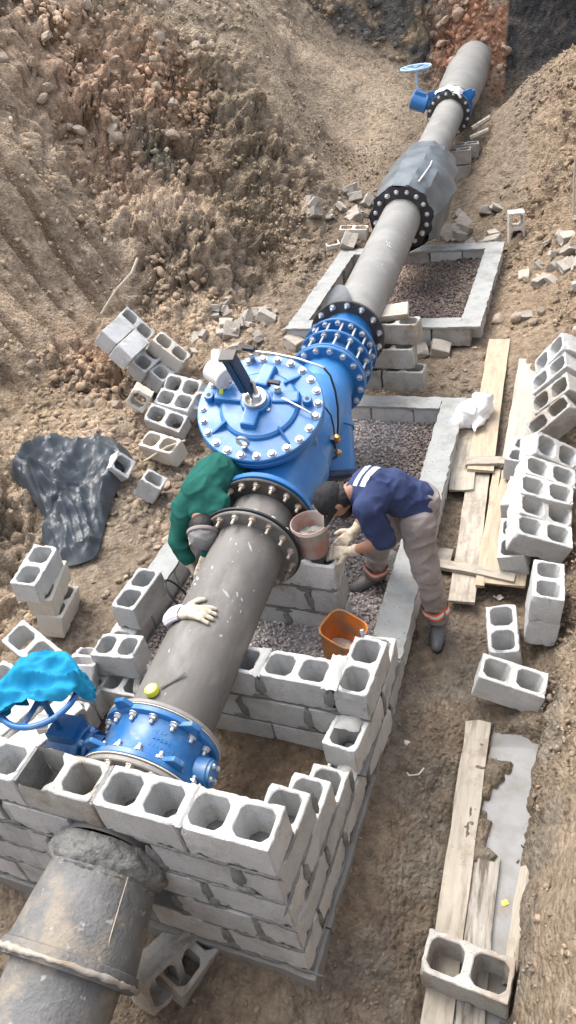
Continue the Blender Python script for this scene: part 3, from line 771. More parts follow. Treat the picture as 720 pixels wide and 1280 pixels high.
def rough_slab(mb, a, b, w, z0, z1, n=None, jit=.006, wob=.006, over=0):
    """a strip of mortar or cement from a to b (xy), with an uneven outline and surface"""
    a = Vector((a[0], a[1], 0)); b = Vector((b[0], b[1], 0)); d = b - a; L = d.length; d.normalize(); s = Vector((-d.y, d.x, 0))
    n = n or max(2, int(L / .05)); m = 5
    P = []
    for i in range(n + 1):
        row = []
        for j in range(m):
            t = j / (m - 1) - .5
            e = random.gauss(0, jit) if j in (0, m - 1) else 0
            row.append(a + d * (L * i / n) + s * (t * w + e) + Vector((0, 0, z1 + random.gauss(0, wob) * (1 if 0 < j < m - 1 else .6))))
        P.append(row)
    mb_top = P
    vs = [p for r in P for p in r]; o = len(vs)
    fs = []
    for i in range(n):
        for j in range(m - 1): fs.append((i * m + j, i * m + j + 1, (i + 1) * m + j + 1, (i + 1) * m + j))
    rim = [(i, 0) for i in range(n + 1)] + [(n, j) for j in range(1, m)] + [(i, m - 1) for i in range(n - 1, -1, -1)] + [(0, j) for j in range(m - 2, 0, -1)]
    ids = [i * m + j for i, j in rim]
    low = [Vector((vs[k].x, vs[k].y, z0)) for k in ids]
    vs = vs + low
    for k in range(len(ids)):
        k2 = (k + 1) % len(ids)
        fs.append((ids[k], ids[k2], o + k2, o + k))
    fs.append(tuple(o + k for k in range(len(ids))))
    mb.add(vs, fs)
def smear(mb, c, u, v, nrm, su, sv, th=.006, n=14, elong=0):
    """a thin irregular lump of squeezed-out mortar lying on a face"""
    c = Vector(c); u = Vector(u); v = Vector(v); nrm = Vector(nrm)
    ph = random.uniform(0, 6)
    ring = []; inner = []
    for k in range(n):
        a = 2 * math.pi * k / n
        r = 1 + .22 * math.sin(2 * a + ph) + .16 * math.sin(5 * a + 2 * ph) + random.gauss(0, .07)
        ring.append(c + u * su * r * math.cos(a) + v * sv * r * math.sin(a) - nrm * .002)
        inner.append(c + u * su * r * .8 * math.cos(a) + v * sv * r * .8 * math.sin(a) + nrm * th * random.uniform(.6, 1.2))
    vs = ring + inner + [c + nrm * th * 1.2]
    fs = [(k, (k + 1) % n, n + (k + 1) % n, n + k) for k in range(n)] + [(n + k, n + (k + 1) % n, 2 * n) for k in range(n)]
    mb.add(vs, fs)

MOD = .22
ch = thing('block_chamber', 'long grey hollow-block chamber with stepped unfinished courses around the blue valve and dark pipe', 'masonry chamber', (-.9, 2.4, -1.15))
bed = MB(); joint = Each('mortar_joint', M['mortar'], ch); blob = Each('mortar_smear', M['mortar'], ch, smooth=True, auto=1.2)
def xw(y):            # the long right wall bends a little past the cross wall
    if y < .9: return .012 * y
    if y < 1.3: return .011 + (y - .9) / .4 * .044
    return .055 - (y - 1.3) / 3.48 * .123
def zc(k): return -MOD * k - .10
def right_block(k, y0, L=.39, me=None, mk='block'):
    yc = y0 + L / 2
    return wall_block(ch, (xw(yc) - .095, yc, zc(k)), math.pi / 2 + math.atan2(-(xw(yc + .1) - xw(yc - .1)), .2), me=me, mk=mk)
# front wall and the racked corner
for k in range(5):
    even = k % 2 == 0
    xs = [(-.195 - .4 * i) for i in range(5)] if even else [(-.395 - .4 * i) for i in range(4)]
    for i, x in enumerate(xs):
        if k >= 1 and -1.12 < x < -.6 and k >= 2: continue            # the pipe passes here
        if k == 1 and -1.05 < x < -.7 : continue
        mk = 'block'; me_ = None
        if k == 0 and i == 2: mk = 'block_old'; me_ = OPEN
        wall_block(ch, (x, .095, zc(k)), 0, me=me_, mk=mk)
    if not even:
        right_block(k, 0)
    z1 = zc(k) - .10
    bed.box((-.98, .095, z1 - .008), (1.87, .178, .0195))
# half courses left and right of the pipe
for k in (1, 2, 3, 4):
    for x in ((-.47, -1.28) if k % 2 else (-.50, -1.26)):
        pass
for k in (2, 3, 4):
    for x in ((-.50, -1.30) if k % 2 == 0 else (-.46, -1.32)):
        wall_block(ch, (x, .095, zc(k)), 0, me=HALF['block'][k % 2])
wall_block(ch, (-1.26, .095, zc(1)), 0, me=HALF['block'][0]); wall_block(ch, (-.50 + .01, .0955, zc(1) - .0), 0, me=HALF['block'][1]).hide_render = False
for k in range(5):
    pass
right_block(1, .40 - .001, .39) if False else None
right_block(2, .20)
right_block(3, .40)
right_block(4, .20); right_block(4, .60)
# the wall climbs again at the cross wall
y = 1.0
for i in range(10):
    if y + .39 > 4.8: break
    right_block(4, y); y += .4
right_block(3, .90, mk='block'); right_block(3, 1.30)
right_block(2, 1.09)
for k, y0, y1 in ((1, 0, .39), (2, .0, .59), (3, .0, .79), (4, .0, 4.7)):
    z1 = zc(k) + .10
    if k == 4: continue
for (k, y0, y1) in ((0, .19, .19), (1, .19, .39), (2, .19, .6), (3, .19, .8)):
    z1 = zc(k) - .10
    bed.box((xw((y0 + y1) / 2) - .095, (y0 + y1) / 2 + .0, z1 - .009), (.178, max(y1 - y0, .001) + .012, .019))
bed.box((xw(1.3) - .095, 1.29, zc(2) - .109), (.176, .40, .019), Euler((0, 0, -.03)))
bed.box((xw(1.3) - .095, 1.30, zc(3) - .109), (.176, .80, .019), Euler((0, 0, -.01)))
# cross wall, two courses above the fill
for k, xs in ((2, (-.375, -.775)), (3, (-.175 - .35, -.175 - .75)), (4, (-.375, -.775))):
    for x in xs:
        if k == 3: x += 0
        wall_block(ch, (x, 1.195, zc(k)), 0)
    bed.box((-.53, 1.195, zc(k) - .109), (.78, .177, .019))
wall_block(ch, (-.22, 1.195, zc(3)), 0, me=HALF['block'][0])
for k in (4,):
    for x in (-1.62, -1.26):
        wall_block(ch, (x, 1.195, zc(k)), 0, mk='block')
bed.box((-1.44, 1.195, zc(4) - .109), (.74, .177, .019))
# left wall of the chamber and its back wall
y = .21
while y + .39 < 4.8:
    wall_block(ch, (-1.82 - .02 * y, y + .195, zc(4)), math.pi / 2 + .02); y += .4
x = -.30
while x > -1.95:
    wall_block(ch, (x, 4.685 + 0 * x, zc(4)), .0, mk='block'); x -= .4
bed.build('mortar_bed', M['mortar'], ch, bevel=.003)
# upright joints, recessed behind the faces
for k in range(5):
    even = k % 2 == 0
    for i in range(5):
        x = (-.395 - .4 * i) if even else (-.195 - .4 * i)
        if k and -1.2 < x < -.55: continue
        joint.box((x, .095, zc(k)), (.016, .168, .195))
for y_, k in ((.195, 2), (.395, 1), (.595, 2), (.395, 3), (.195, 4), (.595, 4), (.995, 4), (1.295, 3), (1.395, 4), (1.795, 4), (2.195, 4), (2.595, 4), (2.995, 4), (3.395, 4), (3.795, 4), (4.195, 4), (4.595, 4)):
    if (y_, k) in ((.395, 1), (.595, 2)): continue
    joint.box((xw(y_) - .095, y_, zc(k)), (.166, .014, .195))
for x_, k in ((-.175, 2), (-.575, 2), (-.325, 3), (-.725, 3)):
    joint.box((x_, 1.195, zc(k)), (.015, .168, .195))
for x_ in (-.5, -.9, -1.3, -1.7): joint.box((x_, 4.685, zc(4)), (.013, .17, .195))
joint.build('mortar_joint', M['mortar'], ch)
# squeezed mortar on the faces
F = Vector((0, -1, 0)); UX = Vector((1, 0, 0)); UZ = Vector((0, 0, 1)); RX_ = Vector((1, 0, 0)); UY = Vector((0, 1, 0))
def course_line(k, x0, x1, yf, nrm, n, along):
    for i in range(n):
        t = random.uniform(x0, x1); z = zc(k) - .108 + random.gauss(0, .004)
        c = (t, yf, z) if along == 'x' else (xw(t) + .001, t, z)
        smear(blob, c, UX if along == 'x' else UY, UZ, nrm, random.uniform(.03, .075), random.uniform(.007, .013), .005)
for k in range(5):
    course_line(k, -.02, -.6, 0, F, 9, 'x'); course_line(k, -1.2, -1.9, 0, F, 9, 'x')
    course_line(k, .02, (.19, .39, .6, .8, 1.7)[k], 0, RX_, (3, 6, 9, 11, 20)[k], 'y')
for x, k in ((-.195, 1), (-.595, 1), (-.395, 2), (-.195, 3), (-.60, 3), (-1.4, 1), (-1.6, 2), (-1.2, 2), (-.395, 4)):
    smear(blob, (x, 0, zc(k) + random.uniform(-.01, .02)), UX, UZ, F, random.uniform(.022, .034), .085, .006)
    smear(blob, (x + .015, 0, zc(k) - .075), UX, UZ, F, random.uniform(.03, .05), .03, .006)
for y_, k in ((.395, 1), (.195, 2), (.395, 3), (.595, 4), (.195, 4), (.79, 3), (.995, 4), (1.295, 3), (1.395, 4)):
    smear(blob, (xw(y_) + .002, y_, zc(k)), UY, UZ, RX_, random.uniform(.016, .028), .08, .006)
for x, k in ((-.175, 2), (-.575, 2), (-.325, 3), (-.725, 3)):
    smear(blob, (x, 1.1, zc(k)), UX, UZ, F, random.uniform(.024, .036), .085, .006)
    smear(blob, (x - .02, 1.1, zc(k) - .085), UX, UZ, F, .05, .02, .006)
course_line(2, -.1, -.8, 1.1, F, 9, 'x')
blob.build('mortar_smear', M['mortar'], ch, smooth=True, auto=1.2)
# dry mortar in the top joints, the filled trough, the ragged mortar round an open cell
dm_ = Each('mortar_fill', M['mortar_dry'], ch, smooth=True, auto=1.5)
def fill(c, sx, sy, sz, rz=0):
    P = []
    for i in range(6):
        row = []
        for j in range(6):
            u, v = i / 5 - .5, j / 5 - .5
            e = max(abs(u), abs(v)) * 2
            row.append(Vector(c) + Matrix.Rotation(rz, 3, 'Z') @ Vector((u * sx * (1 + random.gauss(0, .05)), v * sy * (1 + random.gauss(0, .05)), sz * (1 - e ** 3) + random.gauss(0, .003))))
        P.append(row)
    dm_.grid(P)
fill((-.395, .095, -.004), .045, .19, .012); fill((-.795, .095, -.010), .02, .18, .006); fill((-.585, 1.195, -.441), .055, .2, .012)
fill((-.165, 1.205, -.44), .085, .235, .016); fill((xw(1.05) - .095, 1.06, -.655), .13, .09, .03)
fill((-.06 + xw(.9), .92, -.83), .11, .26, .03); fill((xw(.9) - .15, .84, -.85), .1, .12, .03); fill((xw(.9) - .095, .84, -.855), .19, .08, .03)
dm_.build('mortar_fill', M['mortar_dry'], ch, smooth=True, auto=1.5)
rim = MB()
for (cx_, cy_, r_, z_) in ((-1.42, 1.20, .085, -.868), (-1.42, 1.20, .10, -.872)):
    pts = [(cx_ + r_ * 1.05 * math.cos(a) * (1 + random.gauss(0, .07)), cy_ + r_ * .85 * math.sin(a) * (1 + random.gauss(0, .07)), z_ + random.gauss(0, .008)) for a in np.linspace(0, 2 * math.pi, 22)]
    rim.tube(pts, [.02 + random.uniform(-.005, .008) for _ in pts], 6)
rim.build('mortar_rim', M['mortar'], ch, smooth=True, auto=1.2)
cap = MB()
for y0, y1 in ((1.70, 4.80),):
    n = 12
    for i in range(n):
        a = y0 + (y1 - y0) * i / n; b = y0 + (y1 - y0) * (i + 1) / n
    rough_slab(cap, (xw(1.70) - .095, 1.70), (xw(4.77) - .095, 4.785), .205, -.88, -.855, n=60, jit=.004, wob=.0025)
rough_slab(cap, (xw(4.7) - .20, 4.685), (-1.82, 4.685), .20, -.88, -.857, n=34, jit=.004, wob=.0025)
rough_slab(cap, (-1.865, 2.05), (-1.925, 4.785), .20, -.88, -.858, n=50, jit=.005, wob=.004)
cap.build('cement_cap', M['stone_cap'], ch, smooth=True, auto=.6)
ft = MB()
rough_slab(ft, (-1.98, .09), (.025, .095), .225, -1.4, -1.108, jit=.003, wob=.004)
rough_slab(ft, (-.088, .22), (-.075, 1.15), .225, -1.4, -1.108, jit=.003, wob=.004)
ft.build('footing', M['footing'], ch, smooth=True, auto=.6)
lean = thing('concrete_block', 'grey block sitting on the left chamber wall beside the dark wire hoop', 'concrete block', (-1.80, 1.80, -.775))
wall_block(lean, (-1.80, 1.80, -.765), math.pi / 2 - .03, name='hollow_shell')
lean = thing('concrete_block', 'short cut block with one whole cell bedded on the left corner of the cross wall', 'concrete block', (-1.70, 1.28, -.775))
wall_block(lean, (-1.66, 1.30, -.765), .10, me=CUT, name='hollow_shell')

# ------------------------------------------------------------------ anchor chamber further back
ac = thing('anchor_chamber', 'smaller rectangular block chamber with flat cement rim and dark gravel inside, further along the pipe', 'masonry chamber', (-1.2, 7.2, -.95))
bt = .019
def bxy(i, j): return (-.114 - i * 2.113 * math.cos(bt) - j * 2.406 * math.sin(bt), 6.021 - i * 2.113 * math.sin(bt) + j * 2.406 * math.cos(bt))
acm = MB(); acb = MB()
W_ = .215
inset = [(W_ / 2 / 2.113, W_ / 2 / 2.406)]
u0, v0 = inset[0]
rough_slab(acm, bxy(u0, 0), bxy(u0, 1), W_, -.775, -.75, n=44, jit=.004, wob=.003)
rough_slab(acm, bxy(1 - u0, 0), bxy(1 - u0, 1), W_, -.775, -.752, n=44, jit=.004, wob=.003)
rough_slab(acm, bxy(2 * u0, v0), bxy(1 - 2 * u0, v0), W_, -.775, -.751, n=34, jit=.004, wob=.003)
rough_slab(acm, bxy(2 * u0, 1 - v0), bxy(1 - 2 * u0, 1 - v0), W_, -.775, -.751, n=34, jit=.004, wob=.003)
acm.build('cement_cap', M['stone_cap'], ac, smooth=True, auto=.6)
for i in range(5):
    t = (i + .5) / 5.0
    for v in (v0, 1 - v0):
        x, y = bxy(2 * u0 * .45 + t * (1 - .9 * u0), v); wall_block(ac, (x, y, -.877), bt, mk='block_old' if (i + int(v > .5)) % 3 == 0 else 'block')
for i in range(4):
    t = (i + .5) / 4.5 + .055
    for u in (u0, 1 - u0):
        x, y = bxy(u, t); wall_block(ac, (x, y, -.877), bt + math.pi / 2)

# ------------------------------------------------------------------ piers under the pipe
pr_ = thing('block_pier', 'three-course grey block pier under the dark pipe beside the pink bucket', 'block pier', (-.8, 2.1, -1.11))
pm = Each('mortar', M['mortar'], pr_, smooth=True, auto=.8)
for k in range(3):
    z = -.45 - .22 * k - .10
    xs = (-.605, -1.005) if k % 2 == 0 else (-.505, -.905, -1.1)
    if k == 1: xs = (-.51, -.81, -1.21)
    for i, x in enumerate(xs):
        wall_block(pr_, (x, 2.095, z), -.02, me=HALF['block'][0] if (k == 1 and i == 0) else None)
    pm.box((-.80, 2.095, z - .109), (.76, .178, .019))
for x, k in ((-.62, 1), (-.805, 2), (-.805, 0)):
    z = -.55 - .22 * k
    pm.box((x, 2.095, z), (.016, .166, .19)); smear(pm, (x, 2.0, z), UX, UZ, F, .03, .085, .006); smear(pm, (x - .02, 2.0, z + .09), UX, UZ, F, .05, .02, .006)
for i in range(10): smear(pm, (random.uniform(-1, -.43), 2.0, -.55 - .22 * random.randint(0, 1) - .108), UX, UZ, F, .05, .011, .005)
pm.build('mortar', M['mortar'], pr_, smooth=True, auto=.8)
pr_ = thing('block_pier', 'stepped pier of old grey blocks under the far pipe flange behind the chamber wall', 'block pier', (-.8, 5.05, -.95))
for (x, y, z, rz, mk) in ((-.665, 5.02, -.79, 0, 'block_old'), (-1.07, 5.02, -.79, .0, 'block_old'), (-.76, 5.06, -.58, .03, 'block_old'), (-1.17, 5.05, -.58, 0, 'block_old'),
                          (-.72, 5.14, -.37, -.05, 'block_old'), (-1.12, 5.14, -.37, 0, 'block_old')):
    wall_block(pr_, (x, y, z), rz, mk=mk)
sl = MB(); sl.box((-.86, 5.25, -.245), (.42, .26, .05), Euler((.03, -.04, .2)), jit=.015); sl.build('broken_slab', M['rubble'], pr_, bevel=.004)
pr_ = thing('block_pier', 'small mud-stained block pier under the grey pipe before the far valve', 'block pier', (-1.2, 11.0, -.7))
for k in range(2): wall_block(pr_, (-1.16, 10.9 + .04 * k, -.55 + .21 * k), .1, mk='block_old')
wall_block(pr_, (-1.1, 11.3, -.35), .15, mk='block_old')

# ------------------------------------------------------------------ loose blocks, posed as they lie
POSE = {
 'bright1': ((-3.511, 4.704, -0.205), (0.252, 0.667, 0.657, 0.247)),
 'bright2': ((-3.327, 4.609, -0.320), (0.266, 0.634, 0.686, 0.237)),
 'P': ((-3.566, 5.111, -0.334), (-0.900, -0.044, -0.433, 0.009)),
 'Q': ((-3.074, 4.894, -0.499), (-0.930, -0.038, -0.365, 0.021)),
 'R': ((-3.266, 4.737, -0.534), (0.626, -0.203, 0.272, -0.702)),
 'S': ((-3.126, 4.782, -0.688), (0.613, -0.235, 0.226, -0.720)),
 'U1': ((-2.765, 4.539, -0.712), (-0.946, -0.311, -0.066, 0.058)),
 'U2': ((-2.732, 4.278, -0.737), (-0.976, -0.200, -0.062, 0.064)),
 'V': ((-2.731, 4.034, -0.779), (0.961, 0.228, 0.144, -0.065)),
 'X': ((-2.630, 3.706, -0.856), (-0.985, -0.127, -0.022, 0.112)),
 'Y': ((-2.484, 3.172, -0.880), (-0.949, 0.065, -0.302, -0.059)),
 'T': ((-3.050, 4.164, -0.597), (0.345, -0.132, -0.757, -0.539)),
 'RA': ((0.697, 4.871, -0.497), (0.863, 0.184, -0.471, -0.009)),
 'RB': ((0.704, 4.687, -0.584), (-0.902, -0.135, 0.408, -0.025)),
 'RC': ((0.732, 4.474, -0.656), (0.902, 0.178, -0.392, 0.034)),
 'RD': ((0.728, 4.230, -0.724), (0.921, 0.082, -0.334, 0.182)),
 'RI': ((0.730, 2.876, -0.806), (0.976, 0.063, 0.194, 0.075)),
 'RH': ((0.716, 3.062, -0.769), (0.961, 0.113, 0.237, 0.080)),
 'RG': ((0.715, 3.206, -0.711), (0.975, 0.078, 0.195, 0.079)),
 'RF': ((0.716, 3.435, -0.717), (0.967, 0.085, 0.229, 0.074)),
 'RE': ((0.720, 3.686, -0.678), (0.905, 0.217, 0.353, 0.097)),
 'RL': ((0.568, 2.966, -0.969), (-0.719, -0.099, 0.025, 0.688)),
 'RM': ((0.820, 2.386, -0.811), (-0.724, 0.084, 0.010, 0.684)),
 'RN': ((0.803, 2.364, -0.995), (-0.728, 0.079, 0.001, 0.681)),
 'RO': ((0.590, 2.187, -1.069), (0.765, 0.065, -0.023, -0.640)),
 'RP': ((0.670, 1.806, -1.052), (0.992, -0.003, 0.125, -0.002)),
 'RQ': ((0.677, 0.212, -1.130), (0.999, 0.016, -0.000, -0.035)),
 'SA': ((-2.582, 1.764, -0.622), (-0.755, 0.040, -0.067, 0.650)),
 'SB': ((-2.587, 1.805, -0.810), (-0.792, 0.028, -0.078, 0.604)),
 'SC': ((-2.573, 1.784, -1.016), (-0.793, 0.128, -0.011, 0.596)),
 'WA': ((-1.816, 1.842, -0.866), (0.726, 0.012, 0.004, -0.688)),
 'WC': ((-1.907, 1.207, -0.853), (-0.790, 0.257, 0.154, 0.535)),
 'TA': ((-2.223, 1.181, -0.721), (0.972, 0.119, 0.099, -0.175)),
}
LOOSE = [
 ('bright1', 'clean white block on its side at the upper left end of the tumbled heap', 'block'),
 ('bright2', 'clean white block on its side just below the other white one in the heap', 'block'),
 ('P', 'tilted topmost block of the left heap, half hidden behind two clean white ones', 'block'),
 ('Q', 'beige tilted block on the upper right flank of the left heap, both cells open', 'block_beige'),
 ('R', 'tilted block just below the two clean white ones in the left heap', 'block'),
 ('S', 'tilted block in the middle of the left heap, above the joined four-cell pair', 'block'),
 ('U1', 'upper block of the four-cell pair in the lower half of the left heap', 'block'),
 ('U2', 'lower block of the four-cell pair in the lower half of the left heap', 'block'),
 ('V', 'second block from the bottom end of the left heap', 'block'),
 ('X', 'bottom block of the left heap, its corner rounded by mud', 'block_beige'),
 ('Y', 'single-cell half block lying alone on clods between the heap and the black plastic sheet', 'half'),
 ('T', 'beige half block lying face up at the left edge of the heap', 'half_beige'),
 ('RA', 'farthest tilted block of the four leaning at the right bank', 'block'),
 ('RB', 'second farthest tilted block of the four leaning at the right bank', 'block'),
 ('RC', 'brown stained block of the four leaning at the right bank', 'block_old'),
 ('RD', 'nearest of the four blocks leaning at the right bank, muddy at one corner', 'block_old'),
 ('RE', 'farthest and most tilted block of the leaning row of five beside the planks', 'block'),
 ('RF', 'second farthest block of the leaning row of five beside the planks', 'block'),
 ('RG', 'middle block of the leaning row of five beside the planks', 'block'),
 ('RH', 'second nearest block of the leaning row of five beside the planks', 'block'),
 ('RI', 'nearest block of the leaning row of five, its long plain side showing', 'block'),
 ('RL', 'flat block on the plank end under the nearest leaning block', 'block'),
 ('RM', 'upper block of the two-high stack against the right bank', 'block'),
 ('RN', 'lower block of the two-high stack against the right bank', 'block'),
 ('RO', 'block standing alone on the mud with its cells up, left of the two-high stack', 'block'),
 ('RP', 'tilted block lying in front of the upright single one, above the puddle', 'block'),
 ('RQ', 'grey block lying across the near ends of the planks by the puddle', 'block_old'),
 ('SA', 'clean top block of the stack of three near the black plastic sheet', 'block'),
 ('SB', 'middle block of the stack of three near the black plastic sheet', 'block_beige'),
 ('SC', 'bottom block of the stack of three near the black plastic sheet', 'block_beige'),
 ('WC', 'block tipped on edge beside the cyan cloth, against the left corner of the chamber', 'block'),
 ('TA', 'tilted block behind the cyan cloth at the left edge of the picture', 'block'),
]
def loose(label, loc, quat, me):
    o = bpy.data.objects.new('concrete_block', me); COL.objects.link(o)
    o.rotation_mode = 'QUATERNION'; o.location = loc; o.rotation_quaternion = quat
    WORLD[o.name] = Vector(loc)
    return tag(o, label, 'concrete block', 'loose concrete blocks')
for i, (k, lab, kind) in enumerate(LOOSE):
    t, q_ = POSE[k]
    me_ = {'half': HALF['block'][0], 'half_beige': HALF['block_beige'][0]}.get(kind) or BL[kind][i % len(BL[kind])]
    loose(lab, t, q_, me_)
E_ = lambda x, y, z: Euler((x, y, z)).to_quaternion()
MORE = [
 ((.51, 3.93, -.90), E_(.05, .1, 1.45), BL['block'][1], 'flat block under the far end of the leaning row of five'),
 ((.545, 3.43, -.93), E_(1.5, .05, 1.5), BL['block'][2], 'block on its side under the middle of the leaning row of five'),
 ((-2.86, 3.30, -.80), E_(.5, .9, .4), HALF['block'][0], 'white half block lying at the right edge of the black plastic sheet'),
 ((-2.40, 4.40, -.80), E_(.6, .2, .3), BL['block'][3], 'block mostly hidden between the heap and the big valve'),
 ((-2.52, 4.98, -.86), E_(.1, .15, -.3), HALF['block'][1], 'half block at the right edge of the heap beside the white position box'),
 ((-2.22, .92, -.76), E_(.2, -.25, -.33), BL['block'][4], 'tilted block in front of the one behind the cyan cloth, cut by the picture edge'),
 ((-1.90, .62, -.60), E_(1.571, 0, 1.25), BL['block'][5], 'block with its plain side up beside the handwheel, left one of the pair'),
 ((-1.66, .60, -.62), E_(1.571, 0, 1.20), BL['block'][0], 'block with its plain side up under the handwheel, right one of the pair'),
 ((-.70, -.13, -1.17), E_(1.2, .3, 1.2), BL['block_old'][0], 'dirty block tipped on edge below the front pipe bell'),
 ((-.60, -.05, -1.20), E_(.2, .1, 1.3), BL['block_old'][1], 'dirty block against the footing below the front pipe'),
 ((-.06, 8.65, -.66), (Matrix.Rotation(.25, 3, 'Z') @ Matrix.Rotation(1.5, 3, 'X') @ Matrix.Rotation(math.pi / 2, 3, 'Z')).to_quaternion(), BL['block_beige'][1], 'block standing on end at the far right corner of the small chamber'),
 ((-2.44, 8.50, -.78), E_(.1, 0, .5), HALF['block_beige'][0], 'half block at the far left corner of the small chamber'),
 ((-2.20, 8.75, -.68), E_(.0, .1, .1), BL['block_beige'][0], 'block lying flat at the far left corner of the small chamber beside the wrap'),
]
for t, q_, me_, lab in MORE: loose(lab, t, q_, me_)

# ------------------------------------------------------------------ pipeline
def A(y): return Vector((-.85 - .048 * y, y, -.43 + .045 * y))
PD = Vector((-.048, 1, .045)).normalized()
PXv = PD.cross(Vector((0, 0, 1))).normalized(); PZv = PXv.cross(PD).normalized()
def frame(o, y_, z_hint=None):
    yv = Vector(y_).normalized(); zh = Vector(z_hint) if z_hint else Vector((0, 0, 1))
    xv = yv.cross(zh).normalized(); zv = xv.cross(yv).normalized()
    m = Matrix((xv, yv, zv)).transposed().to_4x4(); m.translation = Vector(o); return m
def PM(y): return frame(A(y), PD)
def hexbolt(name, r=.018, h=.02, shank=.03, m='bolt', washer=True):
    """bolt head at origin pointing along +Y, shank beyond it"""
    b = MB()
    if washer: b.lathe([(0, .0), (0, r * 1.35), (.004, r * 1.35), (.004, 0)], Matrix(), 12, close=False)
    b.lathe([(.004, 0), (.004, r * 1.08), (h * .85, r * 1.08), (h, r * .9), (h, 0)], Matrix(), 6, close=False)
    if shank: b.lathe([(h, r * .55), (h + shank, r * .55), (h + shank + .004, r * .4), (h + shank + .004, 0)], Matrix(), 8, close=False)
    me_o = b.build(name, M[m]); me = me_o.data
    bpy.data.objects.remove(me_o); return me
BOLT = {k: hexbolt('bolt', m=k) for k in ('bolt', 'bolt_rusty', 'bolt_blue')}
BOLTS = {k: hexbolt('bolt', m=k, shank=0, h=.022, r=.019) for k in ('bolt', 'bolt_rusty', 'bolt_blue')}
def ring_bolts(parent, mt, rad, n, me, ph=0.0, flip=False, scale=1.0, arc=None):
    for k in range(n):
        a = ph + 2 * math.pi * k / n
        if arc and not (arc[0] <= a % (2 * math.pi) <= arc[1]): continue
        o = bpy.data.objects.new('bolt', me); COL.objects.link(o)
        mw = mt @ Matrix.Translation((rad * math.cos(a), 0, rad * math.sin(a))) @ (Matrix.Rotation(math.pi, 4, 'Z') if flip else Matrix()) @ Matrix.Rotation(random.uniform(0, 1), 4, 'Y') @ Matrix.Scale(scale, 4)
        place(o, mw, parent)
def flange(parent, y, th, r_out, r_in, m, name='flange', seg=56, mt=None):
    b = MB(); b.lathe([(0, r_in), (0, r_out - .006), (.005, r_out), (th - .005, r_out), (th, r_out - .006), (th, r_in)], mt or PM(y), seg, close='ring')
    return b.build(name, M[m], parent, smooth=True, auto=.5)
def pipe_seg(parent, y0, y1, r, m, name='pipe_barrel', n=14, dent=.0, seg=56, lip=0.0):
    b = MB(); prof = [(( y1 - y0) * k / n, r + lip * (1 if k in (0, n) else 0) + random.uniform(-dent, dent)) for k in range(n + 1)]
    b.lathe(prof, PM(y0), seg, close=False)
    return b.build(name, M[m], parent, smooth=True)

# --- front pipe coming out of the wall
fp = thing('drain_pipe', 'cement-smeared dark pipe bell sticking out of the front block wall at the lower left', 'pipe', (-.86, -.4, -.85))
fd = Vector((.03, -1, -.215)); fm = frame(A(0) + Vector((-.005, .02, -.02)), fd)
b = MB(); b.lathe([(0, .225), (.06, .232), (.14, .245), (.26, .262), (.38, .276), (.425, .281), (.43, .295), (.455, .302), (.475, .30), (.49, .285), (.49, .245)], fm, 72, close=False)
b.build('pipe_bell', M['pipe_muddy'], fp, smooth=True, auto=.5)
b = MB(); b.lathe([(.40, .238), (.6, .24), (.9, .24), (1.3, .24), (1.9, .24)], fm, 64, close=False)
b.build('pipe_spigot', M['pipe_muddy'], fp, smooth=True)
b = MB()
for i in range(2):
    b.tube([fm @ Vector((.302 * math.cos(a), .468 + random.gauss(0, .002), .302 * math.sin(a))) for a in np.linspace(0, 2 * math.pi, 60)], [.009 + random.gauss(0, .004) for _ in range(60)], 7)
b.build('cement_lip', M['rubble'], fp, smooth=True, auto=1.5)
def lumpy_collar(mt, r0, y0, y1, amp, seed, n=130, m=26):
    P = []
    for i in range(n + 1):
        a = 2 * math.pi * (i % n) / n; row = []
        for j in range(m + 1):
            t = j / m; yy = y0 + (y1 - y0) * t
            c = np.array([[math.cos(a) * 3, math.sin(a) * 3, yy * 14 + seed]])
            h = amp * (math.sin(math.pi * min(1, t * 1.15 + .12)) ** .6 if t < .8 else (1 - t) / .2 * .5) * (.55 + .9 * float(fbm(c, 3, seed)[0]))
            h += .030 * (float(fbm(c * 3, 3, seed + 3)[0]) - .5) + .014 * (float(vnoise(c * 9, seed + 5)[0]) - .5)
            edge = yy + (.035 * (float(vnoise(c * np.array([[2, 2, 0]]), seed + 4)[0]) - .5) * 2 if j == m else 0)
            row.append(mt @ Vector(((r0 + h) * math.cos(a), edge, (r0 + h) * math.sin(a))))
        P.append(row)
    return P
b = MB(); b.grid(lumpy_collar(fm, .224, -.01, .15, .05, 3)); b.build('mortar_collar', M['mortar'], fp, smooth=True, auto=1.5)
b = MB(); b.tube([fm @ Vector(p) for p in ((-.20, .11, .17), (-.208, .2, .172), (-.215, .32, .165), (-.222, .40, .158))], [.002, .0025, .0025, .002], 6)
tag(b.build('steel_rod', M['root']), 'thin pale rod lying along the front pipe bell', 'rod')

def Ab(y): return A(y - .10)
def PMb(y): return PM(y - .10)
